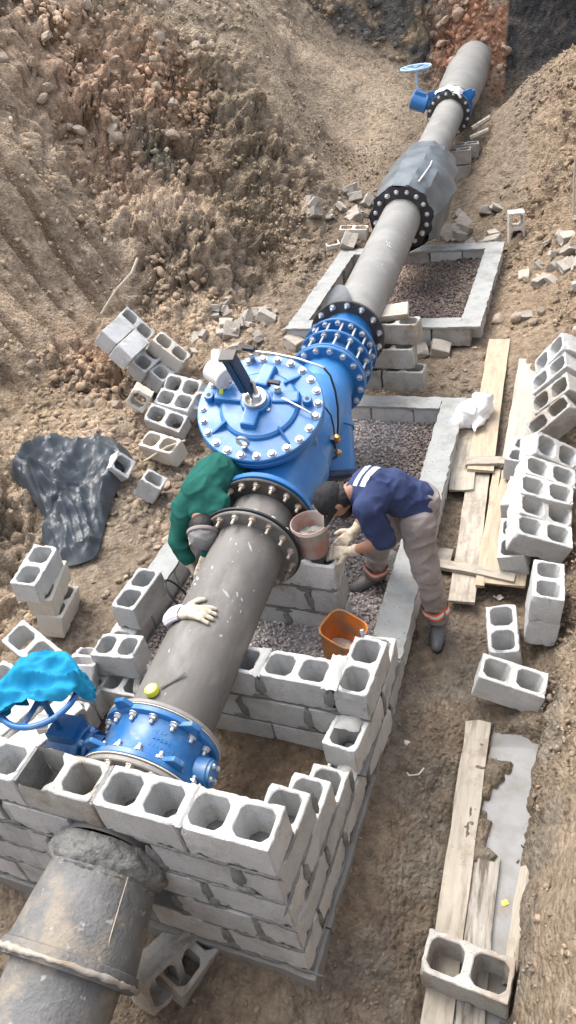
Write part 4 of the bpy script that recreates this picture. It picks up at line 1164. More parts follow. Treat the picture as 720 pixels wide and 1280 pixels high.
# --- near butterfly valve, pipe behind the wall
bv = thing('butterfly_valve', 'dusty blue butterfly valve right behind the front wall, in front of the dark pipe', 'valve', tuple(Ab(.56) - Vector((0, 0, .33))))
pipe_seg(bv, -.0, .30, .225, 'pipe_dark', 'pipe_stub')
flange(bv, .385, .028, .301, .2, 'flange_steel', 'stub_flange', mt=PMb(.385))
b = MB(); b.lathe([(0, .2), (0, .295), (.004, .301), (.028, .301), (.032, .295), (.036, .27), (.06, .262), (.13, .258), (.2, .262), (.224, .27), (.228, .295), (.232, .301), (.256, .301), (.26, .295), (.26, .2)], PMb(.425), 64, close='ring')
vb = b.build('valve_body', M['blue_dull'], bv, smooth=True, auto=.45)
flange(bv, .69, .026, .303, .2, 'flange_steel', 'pipe_flange', mt=PMb(.69))
g = MB(); g.lathe([(0, .2), (0, .307), (.006, .307), (.006, .2)], PMb(.4145), 56, close='ring'); g.lathe([(0, .2), (0, .304), (.004, .304), (.004, .2)], PMb(.6855), 56, close='ring')
g.build('gasket', M['block_beige'], bv)
ring_bolts(bv, PMb(.46), .273, 16, hexbolt('bolt', shank=.018), ph=.2)
ring_bolts(bv, PMb(.648), .273, 16, hexbolt('bolt', shank=.016), ph=.2, flip=True)
ring_bolts(bv, PMb(.385), .273, 16, BOLT['bolt_rusty'], ph=.2, flip=True)
b = MB()                                                      # trunnion boss on the right
mtb = frame(Ab(.555) + PXv * .25, PXv)
b.lathe([(0, .078), (.04, .07), (.06, .07), (.065, .062), (.078, .062), (.08, .057), (.08, 0)], mtb, 32, close=False)
b.build('trunnion_cap', M['blue_dull'], bv, smooth=True, auto=.5)
ring_bolts(bv, frame(Ab(.555) + PXv * .328, PXv), .042, 4, BOLTS['bolt'], ph=.4, scale=.6)
for a, yy in ((1.95, .66), (2.2, .45), (.72, .64), (.75, .45)):                          # lifting lugs
    b = MB(); ra = .36
    ctr = Ab(yy) + (PXv * math.cos(a) + PZv * math.sin(a)) * .301
    mt_ = frame(ctr, PD, PXv * math.cos(a) + PZv * math.sin(a))
    b.add([(-.06, 0, -.02), (.06, 0, -.02), (.028, 0, .05), (-.028, 0, .05), (-.06, .026, -.02), (.06, .026, -.02), (.028, .026, .05), (-.028, .026, .05)],
          [(0, 1, 2, 3), (7, 6, 5, 4), (0, 4, 5, 1), (1, 5, 6, 2), (2, 6, 7, 3), (3, 7, 4, 0)], mt_)
    b.build('lifting_lug', M['blue_dull'], bv, bevel=.006)
b = MB()
nk = frame(Ab(.555) - PXv * .205, -PXv)
b.lathe([(0, .085), (.03, .075), (.06, .06), (.11, .055), (.115, .105), (.135, .105), (.14, .06)], nk, 28, close=False)
b.box(nk @ Vector((0, .12, .075)), (.09, .13, .03), nk.to_3x3()); b.box(nk @ Vector((0, .12, -.07)), (.09, .13, .03), nk.to_3x3())
b.build('gearbox_neck', M['blue_dull'], bv, smooth=True, auto=.5)
GB = nk @ Vector((0, .27, 0))
b = MB(); b.lathe([(.155, .0), (.155, .118), (.162, .122), (.185, .122), (.19, .112), (.23, .112), (.33, .108), (.345, .10), (.352, .08), (.352, 0)], nk, 36, close=False)
b.box(nk @ Vector((.02, .25, .11)), (.13, .15, .10), nk.to_3x3())
gb = b.build('gearbox', M['blue_dull'], bv, smooth=True, auto=.5)
ring_bolts(bv, frame(nk @ Vector((0, .157, 0)), PXv), .10, 6, BOLTS['bolt_blue'], ph=.3, scale=.75)
WC0 = nk @ Vector((.0, .27, 0)); WH = Vector((WC0.x, WC0.y, .02))
def handwheel(parent, c, r, m, rt, hub_z, tilt=(0, 0)):
    mt = Matrix.Translation(c) @ Euler((tilt[0], tilt[1], .3)).to_matrix().to_4x4()
    b = MB(); b.tube([mt @ Vector((r * math.cos(a), r * math.sin(a), 0)) for a in np.linspace(0, 2 * math.pi, 49)], rt, 12, cap=False); b.build('wheel_rim', M[m], parent, smooth=True)
    for k in range(3):
        a = 2 * math.pi * k / 3 + .4
        b = MB(); b.tube([mt @ Vector((.03 * math.cos(a), .03 * math.sin(a), -.02)), mt @ Vector((r * .6 * math.cos(a), r * .6 * math.sin(a), -.012)), mt @ Vector((r * math.cos(a), r * math.sin(a), 0))], [rt * 1.0, rt * .8, rt * .8], 8)
        b.build('spoke', M[m], parent, smooth=True)
    b = MB(); b.tube([mt @ Vector((0, 0, -.05)), mt @ Vector((0, 0, .02))], .035, 16); b.tube([c + Vector((0, 0, -.03)), Vector((c.x, c.y, hub_z))], .016, 12)
    b.build('wheel_shaft', M[m], parent, smooth=True, auto=.6)
handwheel(bv, WH, .19, 'blue_dull', .015, WC0.z + .1)
# cast text-like raised marks on the body
b = MB()
for row in range(3):
    for q in range(7 - row * 2):
        a = 1.25 - .075 * q - row * .02; yy = .52 + .035 * row
        p = Ab(yy) + (PXv * math.cos(a) + PZv * math.sin(a)) * .2605
        mt_ = frame(p, PD, PXv * math.cos(a) + PZv * math.sin(a))
        b.box(mt_ @ Vector((0, 0, 0)), (.004, random.uniform(.012, .02), .003), mt_.to_3x3())
        if random.random() < .6: b.box(mt_ @ Vector((.005, random.uniform(-.006, .006), 0)), (.01, .004, .003), mt_.to_3x3())
b.build('cast_marks', M['blue'], bv)['kind'] = 'stuff'

# --- dark pipe with two flanges
dp = thing('steel_pipe', 'dark scuffed pipe between the near blue valve and the big blue valve', 'pipe', tuple(A(1.4) - Vector((0, 0, .23))))
pipe_seg(dp, .614, 1.97, .225, 'pipe_dark', 'pipe_barrel', 20)
flange(dp, 1.95, .024, .318, .2, 'pipe_dark', 'pipe_flange')
ring_bolts(dp, PM(1.95), .285, 16, hexbolt('bolt', shank=.045, m='bolt_rusty'), ph=.1, flip=True)
b = MB(); b.lathe([(0, .2), (0, .330), (.010, .333), (.010, .2)], PM(1.9745), 56, close='ring'); b.build('gasket', M['rubber'], dp)
b = MB()
def wp(a, y, lift=.0012): return A(y) + (PXv * math.cos(a) + PZv * math.sin(a)) * (.225 + lift)
for cl_ in range(9):                                           # cement splashes in loose clusters
    ca_, cy_ = random.uniform(.7, 2.4), random.uniform(.85, 1.85)
    for k in range(random.randint(3, 9)):
        a = ca_ + random.gauss(0, .16); y = cy_ + random.gauss(0, .07); s = .0015 + .010 * random.random() ** 3
        nn = PXv * math.cos(a) + PZv * math.sin(a); tt = nn.cross(PD); an_ = random.gauss(.5, .3)
        d1 = PD * math.cos(an_) + tt * math.sin(an_); d2 = nn.cross(d1)
        smear(b, wp(a, y, .0008), d1, d2, nn, s * random.uniform(1, 4), s, .001, n=9)
b.build('cement_splash', M['mortar_dry'], dp)['kind'] = 'stuff'
sp = thing('spool_piece', 'short dark spool between the two bolted flanges in front of the big blue valve', 'pipe spool', tuple(A(2.1) - Vector((0, 0, .23))))
flange(sp, 1.986, .022, .316, .2, 'pipe_dark', 'spool_flange')
pipe_seg(sp, 2.0, 2.26, .222, 'pipe_dark', 'pipe_barrel', 4)
flange(sp, 2.245, .024, .335, .2, 'iron', 'spool_flange')
ring_bolts(sp, PM(2.245), .297, 18, hexbolt('bolt', shank=.03, m='bolt_rusty'), ph=.12, flip=True)
ring_bolts(sp, PM(2.008), .285, 16, BOLTS['bolt_rusty'], ph=.1)
# dark cloth or rubber scrap hanging at the right of the flange
b = MB(); P = []
for i in range(9):
    row = []
    for j in range(6):
        u, v = i / 8, j / 5
        row.append(A(2.20) + PXv * (.20 + .26 * u) + PZv * (-.10 - .24 * v * (1 - u * .85) - .10 * u) + PD * (.03 * math.sin(4 * u + 2 * v) - .05 * u))
    P.append(row)
b.grid(P, .004); tag(b.build('rubber_scrap', M['rubber'], smooth=True), 'pointed black rubber scrap hanging beside the pink bucket from the flange', 'rubber scrap')

# --- the big blue valve
bg = thing('control_valve', 'big glossy blue valve with a wide round bolted cover in the middle of the trench', 'valve', tuple(A(3.0) - Vector((0, 0, .7))))
VP = Vector((-1.08, 2.77, .215)); VN = Vector((.1498, -.3895, .9088)).normalized()
VE1 = (Vector((1, 0, 0)) - VN * VN.x).normalized(); VE2 = VN.cross(VE1)
VM = Matrix((VE1, VE2, VN)).transposed().to_4x4(); VM.translation = VP       # local x, y on the cover, z out
VY = frame(VP, -VN, VE2)                                                     # local Y runs down the body
b = MB(); b.lathe([(.05, .36), (.05, .425), (.056, .432), (.09, .432), (.096, .425), (.10, .375), (.13, .362), (.22, .355), (.34, .345), (.46, .32), (.58, .27), (.68, .18), (.73, .08), (.74, 0)], VY, 72, close=False)
# inlet neck
b.lathe([(0, .20), (0, .334), (.005, .338), (.036, .338), (.042, .332), (.046, .28), (.075, .255), (.14, .245), (.26, .26), (.40, .29), (.55, .30)], PM(2.285), 64, close=False)
b.build('valve_body', M['blue'], bg, smooth=True, auto=.5)
# outlet: neck, elbow and the lower chamber
b = MB()
b.tube([A(4.05), A(3.92), A(3.80), A(3.66) + Vector((.02, 0, -.03)), Vector((-.97, 3.54, -.36)), Vector((-.93, 3.44, -.47)), Vector((-.90, 3.36, -.58)), Vector((-.87, 3.28, -.70))],
       [.232, .232, .238, .245, .238, .23, .222, .215], 40)
b.tube([A(3.70) + Vector((0, 0, -.02)), A(3.4), A(3.1), A(2.8)], [.245, .27, .28, .28], 32)
b.build('outlet_chamber', M['blue'], bg, smooth=True, auto=.9)
b = MB(); b.tube([Vector((-.955, 3.50, -.405)), Vector((-.943, 3.47, -.435))], [.248, .248], 40); b.build('cast_seam', M['blue'], bg, smooth=True, auto=.6)
lo = frame((-.87, 3.28, -.68), Vector((.03, -.08, -.11)))
b = MB(); b.lathe([(0, .216), (.01, .232), (.04, .232), (.05, .222), (.06, .15), (.065, 0)], lo, 40, close=False); b.build('chamber_lid', M['blue_dark'], bg, smooth=True, auto=.5)
flange(bg, 3.94, .036, .322, .19, 'blue', 'outlet_flange')
ring_bolts(bg, PM(3.94), .288, 16, hexbolt('bolt', shank=0, h=.024, r=.021), ph=.15, flip=True)
# cover
cv = MB(); cv.lathe([(.0, 0), (.0, .34), (.0, .424), (.006, .431), (.042, .431), (.046, .424), (.046, 0)], VY, 80, close=False)
cover = cv.build('cover', M['blue'], bg, smooth=True, auto=.4)
def V(x, y, z=0): return VM @ Vector((x, y, z))
b = MB(); b.lathe([(.0, .275), (-.018, .268), (-.03, .25), (-.034, .14), (-.036, 0)], VY, 64, close=False); b.build('cover_dome', M['blue'], bg, smooth=True, auto=.5)
rm = VM.to_3x3()
for (x, y, sx, sy, sz, az) in ((-.02, -.115, .115, .20, .085, .0), (-.20, .02, .24, .10, .07, .02), (-.01, .22, .10, .20, .07, -.12), (.17, .07, .20, .10, .06, .15)):
    b = MB(); b.box(V(x, y, sz / 2 - .006), (sx, sy, sz), (rm.to_4x4() @ Matrix.Rotation(az, 4, 'Z')).to_3x3(), taper=.88); b.build('cover_rib', M['blue'], bg, bevel=.012)
for (a, r0, r1) in ((-2.36, .25, .37), (-.76, .25, .37), (.93, .22, .36), (2.4, .25, .36)):
    b = MB(); c_, s_ = math.cos(a), math.sin(a)
    b.add([V(r0 * c_ - .007 * s_, r0 * s_ + .007 * c_, 0), V(r0 * c_ + .007 * s_, r0 * s_ - .007 * c_, 0), V(r1 * c_ + .007 * s_, r1 * s_ - .007 * c_, -.002), V(r1 * c_ - .007 * s_, r1 * s_ + .007 * c_, -.002),
           V(r0 * c_ - .007 * s_, r0 * s_ + .007 * c_, .055), V(r0 * c_ + .007 * s_, r0 * s_ - .007 * c_, .055), V(r1 * c_ + .007 * s_, r1 * s_ - .007 * c_, .006), V(r1 * c_ - .007 * s_, r1 * s_ + .007 * c_, .006)],
          [(3, 2, 1, 0), (4, 5, 6, 7), (0, 1, 5, 4), (1, 2, 6, 5), (2, 3, 7, 6), (3, 0, 4, 7)])
    b.build('stiffener', M['blue'], bg)
for (x, y) in ((-.355, .005), (.315, .075)):
    b = MB(); b.lathe([(0, .020), (0, .034), (.05, .032), (.054, .028), (.054, .013)], frame(V(x, y, -.004), VN), 20, close='ring')
    b.build('lug', M['blue'], bg, smooth=True, auto=.5)
    b = MB(); b.tube([V(x, y, .051), V(x, y, .0525)], .014, 12); b.build('lug_hole', M['rubber'], bg)
b = MB(); b.lathe([(0, .105), (.05, .10), (.055, .092), (.055, .0)], frame(V(-.02, .0, .02), VN), 36, close=False); b.build('hub_boss', M['blue'], bg, smooth=True, auto=.5)
b = MB(); b.lathe([(.0, .082), (.03, .082), (.034, .078), (.034, .05), (.040, .05), (.040, 0)], frame(V(-.02, .0, .074), VN), 36, close=False); b.build('hub_ring', M['steel'], bg, smooth=True, auto=.5)
b = MB(); b.lathe([(.0, .034), (.03, .034), (.034, .03), (.034, 0)], frame(V(-.0, -.005, .112), VN), 6, close=False); b.build('hub_nut', M['bolt'], bg)
# bracket post with its striker
pr0, pr1 = V(-.05, .01, .11), V(-.125, .02, .47)
pax = (pr1 - pr0).normalized(); pm_ = frame((pr0 + pr1) / 2, pax, VE2).to_3x3()
b = MB(); b.box((pr0 + pr1) / 2 - pm_ @ Vector((.028, 0, 0)), (.018, .37, .075), pm_); b.build('bracket_plate', M['blue_dark'], bg, bevel=.003)
b = MB(); b.box((pr0 + pr1) / 2 + pm_ @ Vector((.022, .02, .0)), (.05, .33, .05), pm_); b.build('bracket_post', M['blue_dark'], bg, bevel=.004)
b = MB(); b.box(pr1 + pax * .012, (.105, .02, .085), pm_); b.build('bracket_cap', M['iron'], bg, bevel=.003)
b = MB(); b.tube([V(.005, .0, .14), V(-.02, .04, .20), V(-.06, .05, .235)], [.014, .012, .010], 10); b.build('linkage', M['steel'], bg, smooth=True)
# white position box
b = MB(); wb = frame(V(-.285, .115, .13), VE1 * .8 - VE2 * .5 + VN * .1, VN)
b.lathe([(-.10, 0), (-.10, .07), (-.092, .078), (.05, .078), (.058, .072), (.062, .0)], wb, 28, close=False); b.build('position_box', M['white_paint'], bg, smooth=True, auto=.6)
b = MB(); b.lathe([(0, 0), (0, .055), (.05, .05), (.11, .045), (.12, .0)], frame(V(-.31, .17, .15), VE2 * .9 + VN * .5 - VE1 * .2, VN), 20, close=False); b.build('box_cover', M['white_paint'], bg, smooth=True, auto=.6)
b = MB(); b.tube([V(-.20, .075, .14), V(-.195, .06, .14)], .012, 10); b.build('cable_gland', M['pink'], bg)
b = MB(); b.box(V(-.265, .02, .075), (.028, .055, .004), (rm.to_4x4() @ Euler((1.1, .2, .2)).to_matrix().to_4x4()).to_3x3()); b.build('hang_tag', M['yellow'], bg)
# eye bolt
b = MB(); b.tube([V(.045 * math.cos(a) * .8 - .012, -.335, .075 + .045 * math.sin(a)) for a in np.linspace(0, 2 * math.pi, 21)], .012, 8, cap=False); b.tube([V(-.012, -.335, .0), V(-.012, -.335, .035)], .02, 10)
b.build('eye_bolt', M['steel'], bg, smooth=True)
ring_bolts(bg, frame(V(0, 0, 0), VN), .392, 24, BOLTS['bolt_blue'] if False else hexbolt('bolt', shank=0, h=.024, r=.022), ph=.13)
ring_bolts(bg, frame(V(.076, -.044, .03), VN), 0, 1, BOLTS['bolt'], scale=.8)
b = MB()
for q in range(5): b.box(V(-.235 + .022 * q, -.03 - .028 * q, .031), (.004, .022, .004), (rm.to_4x4() @ Matrix.Rotation(.8, 4, 'Z')).to_3x3())
b.build('cast_marks', M['blue'], bg)['kind'] = 'stuff'
# small bore fittings
def fitting(name, p, ax, m, L=.06, r=.014):
    b = MB(); b.tube([p, p + Vector(ax) * L], r, 10); b.ball(p + Vector(ax) * L * .5, r * 1.5, 10, 7); return b.build(name, M[m], bg, smooth=True, auto=.6)
fitting('ball_cock', V(.11, .10, .02), VN, 'steel', .09, .016); fitting('ball_cock', V(-.15, .375, .0), VN, 'steel', .07, .015)
b = MB(); b.box(V(.085, .125, .115), (.085, .03, .02), rm, jit=.002); b.tube([V(.045, .125, .11), V(.045, .12, .07)], .012, 8); b.build('cock_handle', M['rubber'], bg, bevel=.003)
b = MB(); b.box(V(-.175, .40, .085), (.085, .035, .03), rm, jit=.002); b.build('cock_handle', M['rubber'], bg, bevel=.003)
b = MB(); b.tube([V(.11, .06, .04), V(.16, .05, .05), V(.30, -.005, .05), V(.365, -.03, .04), V(.372, -.036, .02), V(.375, -.05, -.10), V(.376, -.06, -.35), V(.372, -.08, -.50), V(.34, -.14, -.62)], .007, 8); b.build('steel_tube', M['steel'], bg, smooth=True)
b = MB(); b.tube([V(-.13, .40, .06), V(-.02, .40, .06), V(.18, .38, .06), V(.34, .34, .06), V(.37, .335, .05)], .008, 8); b.build('steel_tube', M['steel'], bg, smooth=True)
b = MB(); b.tube([V(.37, .335, .05), V(.42, .30, .02), V(.46, .24, -.06), V(.48, .19, -.18), V(.48, .15, -.32), V(.475, .12, -.40)], .0075, 8); b.build('black_hose', M['rubber'], bg, smooth=True)
fitting('brass_cock', V(.475, .10, -.48), VN, 'brass', .08, .018); fitting('brass_cock', V(.455, .06, -.56), VE1, 'brass', .05, .018)
b = MB(); b.box(V(.44, .10, -.50), (.04, .03, .12), rm); b.tube([V(.42, .0, -.60), V(.47, .05, -.60)], .01, 8); b.build('cock_body', M['blue_dark'], bg, bevel=.003)
b = MB(); b.tube([V(.39, .18, -.18), V(.42, .19, -.28), V(.44, .16, -.38), V(.45, .12, -.44)], .006, 8); b.build('black_hose', M['rubber'], bg, smooth=True)
# cast sinks: rib on the flank of the body
for t0, ang in ((.18, .05), (.30, -.12)):
    b = MB(); q = VY @ Vector((.352 * math.cos(ang), t0, -.352 * math.sin(ang) * -1)); b.box(q, (.014, .15, .03), VY.to_3x3()); b.build('flank_rib', M['blue'], bg, bevel=.003)

# --- dismantling joint
dj = thing('dismantling_joint', 'blue joint of three bolted rings between the big valve and the grey pipe', 'pipe joint', tuple(A(4.3) - Vector((0, 0, .32))))
b = MB(); b.lathe([(0, .232), (.72, .232)], PM(3.98), 48, close=False); b.build('joint_sleeve', M['blue_dull'], dj, smooth=True)
for i, y in enumerate((3.98, 4.20, 4.40)): flange(dj, y, .03, .322, .2, 'blue_dull', 'joint_ring')
ring_bolts(dj, PM(4.20), .288, 16, hexbolt('bolt', shank=0, h=.024, r=.021), ph=.15, flip=True); ring_bolts(dj, PM(4.40), .288, 16, hexbolt('bolt', shank=0, h=.024, r=.021), ph=.3, flip=True)
for k in range(16):
    a = .15 + 2 * math.pi * k / 16
    b = MB(); b.tube([PM(3.99) @ Vector((.288 * math.cos(a), 0, .288 * math.sin(a))), PM(4.44) @ Vector((.288 * math.cos(a), 0, .288 * math.sin(a)))], .010, 8)
    b.build('tie_rod', M['bolt'], dj, smooth=True)

# --- grey pipe
gp = thing('ductile_pipe', 'long pale grey pipe running away from the blue joint to the plastic wrap', 'pipe', tuple(A(6) - Vector((0, 0, .23))))
pipe_seg(gp, 4.44, 11.72, .225, 'pipe_grey', 'pipe_barrel', 60)
flange(gp, 4.70, .03, .335, .2, 'iron', 'pipe_flange'); flange(gp, 7.46, .03, .345, .2, 'iron', 'pipe_flange'); flange(gp, 11.66, .03, .33, .2, 'iron', 'pipe_flange')
ring_bolts(gp, PM(4.70), .297, 14, hexbolt('bolt', shank=.03, h=.024, r=.021), ph=.1, flip=True)
ring_bolts(gp, PM(7.46), .30, 16, hexbolt('bolt', shank=.02, h=.028, r=.026), ph=.1, flip=True)
ring_bolts(gp, PM(11.66), .295, 16, BOLT['bolt'], ph=.1, flip=True)
b = MB()
for (a, y) in ((1.02, 6.18), (1.10, 6.24)):
    nn = PXv * math.cos(a) + PZv * math.sin(a); tt = PD.cross(nn)
    o_ = A(y) + nn * .2268
    for (p0, p1) in (((0, -.03), (0, .03)), ((0, .03), (.03, .03)), ((0, .0), (.022, .0))):
        b.tube([o_ + tt * -p0[1] * .9 + PD * p0[0], o_ + tt * -p1[1] * .9 + PD * p1[0]], .0035, 5)
b.build('paint_mark', M['paint_mark'], gp)
# black rubber flap standing at the joint
b = MB(); P = []
for i in range(15):
    u = i / 14; a = 1.35 + 1.9 * u; row = []
    for j in range(7):
        v = j / 6
        yy = 4.74 + .42 * v * math.sin(math.pi * min(1, u * 1.15 + .02)) ** .8
        r = .25 + .06 * v * math.sin(math.pi * u) + .012 * math.sin(9 * u + 4 * v)
        row.append(A(yy) + (PXv * math.cos(a) + PZv * math.sin(a)) * r)
    P.append(row)
b.grid(P, .004); tag(b.build('rubber_flap', M['black_plastic'], smooth=True), 'dark flap standing up from the flange where the grey pipe meets the blue joint', 'rubber flap')
# plastic wrap round the far flange
wr = thing('plastic_wrap', 'grey plastic sheet wrapped like a tent round the far pipe flange', 'plastic wrap', tuple(A(8.2) - Vector((0, 0, .4))))
SEC = [(7.47, [(.36, 0), (.27, .25), (.10, .35), (-.08, .365), (-.26, .26), (-.36, .03), (-.33, -.20), (-.18, -.34), (.05, -.40), (.30, -.30)]),
       (7.75, [(.44, -.04), (.31, .24), (.13, .385), (-.09, .38), (-.29, .25), (-.37, .0), (-.33, -.22), (-.18, -.38), (.05, -.44), (.38, -.34)]),
       (8.3, [(.52, .0), (.32, .27), (.15, .375), (-.11, .375), (-.31, .23), (-.36, -.02), (-.32, -.22), (-.15, -.38), (.05, -.44), (.44, -.28)]),
       (8.85, [(.47, .02), (.30, .25), (.14, .345), (-.13, .345), (-.31, .20), (-.34, 0), (-.30, -.20), (-.12, -.32), (.05, -.36), (.40, -.22)]),
       (9.3, [(.38, .06), (.27, .22), (.13, .30), (-.12, .30), (-.29, .17), (-.32, 0), (-.27, -.17), (-.1, -.27), (.05, -.29), (.30, -.16)])]
P = []
for (y0, s0), (y1, s1) in zip(SEC, SEC[1:]):
    for t in np.linspace(0, 1, 7)[:-1]:
        ring = [(s0[k][0] * (1 - t) + s1[k][0] * t, s0[k][1] * (1 - t) + s1[k][1] * t) for k in range(10)]
        P.append((y0 + (y1 - y0) * t, ring))
P.append(SEC[-1])
G = []
for y, ring in P:
    row = []
    for k in range(10):
        for t in np.linspace(0, 1, 5)[:-1]:
            p0, p1 = ring[k], ring[(k + 1) % 10]
            x, z = p0[0] * (1 - t) + p1[0] * t, p0[1] * (1 - t) + p1[1] * t
            n_ = float(fbm(np.array([[x * 6, y * 2.2, z * 6]]), 3, 9)[0]) - .5
            f = 1 + .16 * n_ + .03 * (1 - 4 * abs((y * 2.1 + k * .37 + t * .25) % 1 - .5))
            yy = y + (.03 * math.sin(k * 2.3 + t) if y < 7.6 else 0)
            row.append(A(yy) + PXv * x * f + PZv * z * f)
    row.append(row[0]); G.append(row)
b = MB(); b.grid(G); b.build('wrap_sheet', M['grey_plastic'], wr, smooth=True, auto=.45)
b = MB(); P = []
for i in range(49):
    a = 2 * math.pi * i / 48; row = []
    for j in range(4):
        r = .352 + .016 * math.sin(7 * a) - .028 * j * (1 + .5 * math.sin(5 * a + 1)); row.append(A(7.455 - .006 * j) + (PXv * math.cos(a) + PZv * math.sin(a)) * (r if j else .362 + .02 * math.sin(11 * a)))
    P.append(row)
b.grid(P); b.build('wrap_edge', M['rubber'], wr, smooth=True)
b = MB(); b.tube([A(y) + PXv * x + PZv * z for y, x, z in ((7.6, .20, .345), (8.2, .24, .325), (8.8, .20, .27), (9.2, .16, .215))], .008, 6); b.build('wrap_seam', M['white_plastic'], wr, smooth=True)

# --- far butterfly valve and the bell in the end wall
fv = thing('butterfly_valve', 'small-looking blue butterfly valve far up the pipe with its handwheel standing to the left', 'valve', tuple(A(11.9) - Vector((0, 0, .33))))
b = MB(); b.lathe([(0, .2), (0, .325), (.004, .33), (.035, .33), (.04, .27), (.12, .262), (.22, .27), (.225, .33), (.255, .33), (.26, .325), (.26, .2)], PM(11.70), 56, close='ring'); b.build('valve_body', M['blue'], fv, smooth=True, auto=.45)
flange(fv, 11.97, .03, .33, .2, 'iron', 'pipe_flange')
ring_bolts(fv, PM(11.74), .295, 16, BOLT['bolt'], ph=.2)
for a, yy in ((2.35, 11.78), (.70, 11.78), (.55, 11.9), (2.5, 11.92)):
    b = MB(); dirv = PXv * math.cos(a) + PZv * math.sin(a); mt_ = frame(A(yy) + dirv * .33, PD, dirv)
    b.add([(-.09, 0, -.03), (.09, 0, -.03), (.06, 0, .09), (-.02, 0, .12), (-.09, .03, -.03), (.09, .03, -.03), (.06, .03, .09), (-.02, .03, .12)],
          [(0, 1, 2, 3), (7, 6, 5, 4), (0, 4, 5, 1), (1, 5, 6, 2), (2, 6, 7, 3), (3, 7, 4, 0)], mt_)
    b.build('lifting_lug', M['blue'], fv, bevel=.006)
shd = (-PXv * .93 + PZv * .37).normalized()
nk = frame(A(11.83) + shd * .26, shd)
b = MB(); b.lathe([(0, .08), (.06, .07), (.11, .07), (.12, .13), (.15, .13), (.16, .125), (.36, .125), (.37, .115), (.375, 0)], nk, 32, close=False); b.box(nk @ Vector((.0, .26, .1)), (.14, .16, .1), nk.to_3x3()); b.build('gearbox', M['blue'], fv, smooth=True, auto=.5)
wc = nk @ Vector((0, .27, 0))
handwheel(fv, Vector((wc.x, wc.y, wc.z + .47)), .225, 'bolt_blue', .017, wc.z + .1)
fb = thing('pipe_bell', 'wide grey pipe bell running into the red end wall of the trench', 'pipe', tuple(A(13.4) - Vector((0, 0, .33))))
b = MB(); b.lathe([(0, .2), (0, .235), (.15, .24), (.35, .27), (.65, .325), (1.0, .345), (1.05, .352), (1.5, .352), (1.55, .36), (2.0, .36), (2.04, .375), (2.12, .375), (2.14, .34), (3.2, .34)], PM(12.0), 48, close=False); b.build('bell_barrel', M['pipe_grey'], fb, smooth=True, auto=.5)
# pale cloth over the far valve
b = MB(); P = []
for i in range(13):
    row = []
    for j in range(10):
        u, v = i / 12, j / 9
        a = 2.15 - 1.25 * u; yy = 11.66 + .20 * v + .03 * math.sin(6 * u)
        r = .355 + .03 * math.sin(7 * u + 5 * v) * math.sin(math.pi * v) + .01 * math.sin(17 * u)
        if u > .45 and v < .35: r -= .10 * (u - .45) ; yy -= .10 * (u - .45)
        row.append(A(yy) + (PXv * math.cos(a) + PZv * math.sin(a)) * r)
    P.append(row)
b.grid(P, .003); tag(b.build('rag', M['white_plastic'], smooth=True), 'pale crumpled rag draped over the top of the far blue valve', 'rag')

# ------------------------------------------------------------------ people
def remeshed(name, mb, mat, parent, voxel=.010, smooth=3, wr=0.0, wscale=18, seed=0, aniso=(1, 1, 1)):
    t = mb.build('tmp', M['skin'])
    m = t.modifiers.new('r', 'REMESH'); m.mode = 'VOXEL'; m.voxel_size = voxel
    s = t.modifiers.new('s', 'SMOOTH'); s.factor = .5; s.iterations = smooth
    dg = bpy.context.evaluated_depsgraph_get(); dg.update()
    me = bpy.data.meshes.new_from_object(t.evaluated_get(dg)); me.name = name
    bpy.data.objects.remove(t)
    n = len(me.vertices)
    co = np.empty(n * 3); me.vertices.foreach_get('co', co); co = co.reshape(-1, 3)
    if wr:
        no = np.empty(n * 3); me.vertices.foreach_get('normal', no); no = no.reshape(-1, 3)
        q = co * np.array(aniso) * wscale
        w = 1 - np.abs(2 * vnoise(q + 2 * fbm(q * .4, 2, seed + 3)[:, None], seed) - 1)
        co = co + no * ((w ** 2 - .45) * wr)[:, None]
    off = WORLD[parent.name] if parent else Vector((0, 0, 0))
    me.vertices.foreach_set('co', (co - np.array(off[:])).ravel())
    me.polygons.foreach_set('use_smooth', np.ones(len(me.polygons), bool))
    me.materials.clear(); me.materials.append(M[mat])
    o = bpy.data.objects.new(name, me); COL.objects.link(o)
    if parent: o.parent = parent
    WORLD[o.name] = Vector(off)
    return o
def chain(mb, pts, rad, flat=None, seg=14):
    pts = [Vector(p) for p in pts]
    fp_, fr = [], []
    for i in range(len(pts) - 1):          # denser, so that the taper is smooth
        for t in (0, .33, .66):
            fp_.append(pts[i].lerp(pts[i + 1], t)); fr.append(rad[i] * (1 - t) + rad[i + 1] * t)
    fp_.append(pts[-1]); fr.append(rad[-1])
    mb.tube(fp_, fr, seg, flat=flat)
    for p, r in zip(pts, rad): mb.ball(p, r * .985, 12, 8)
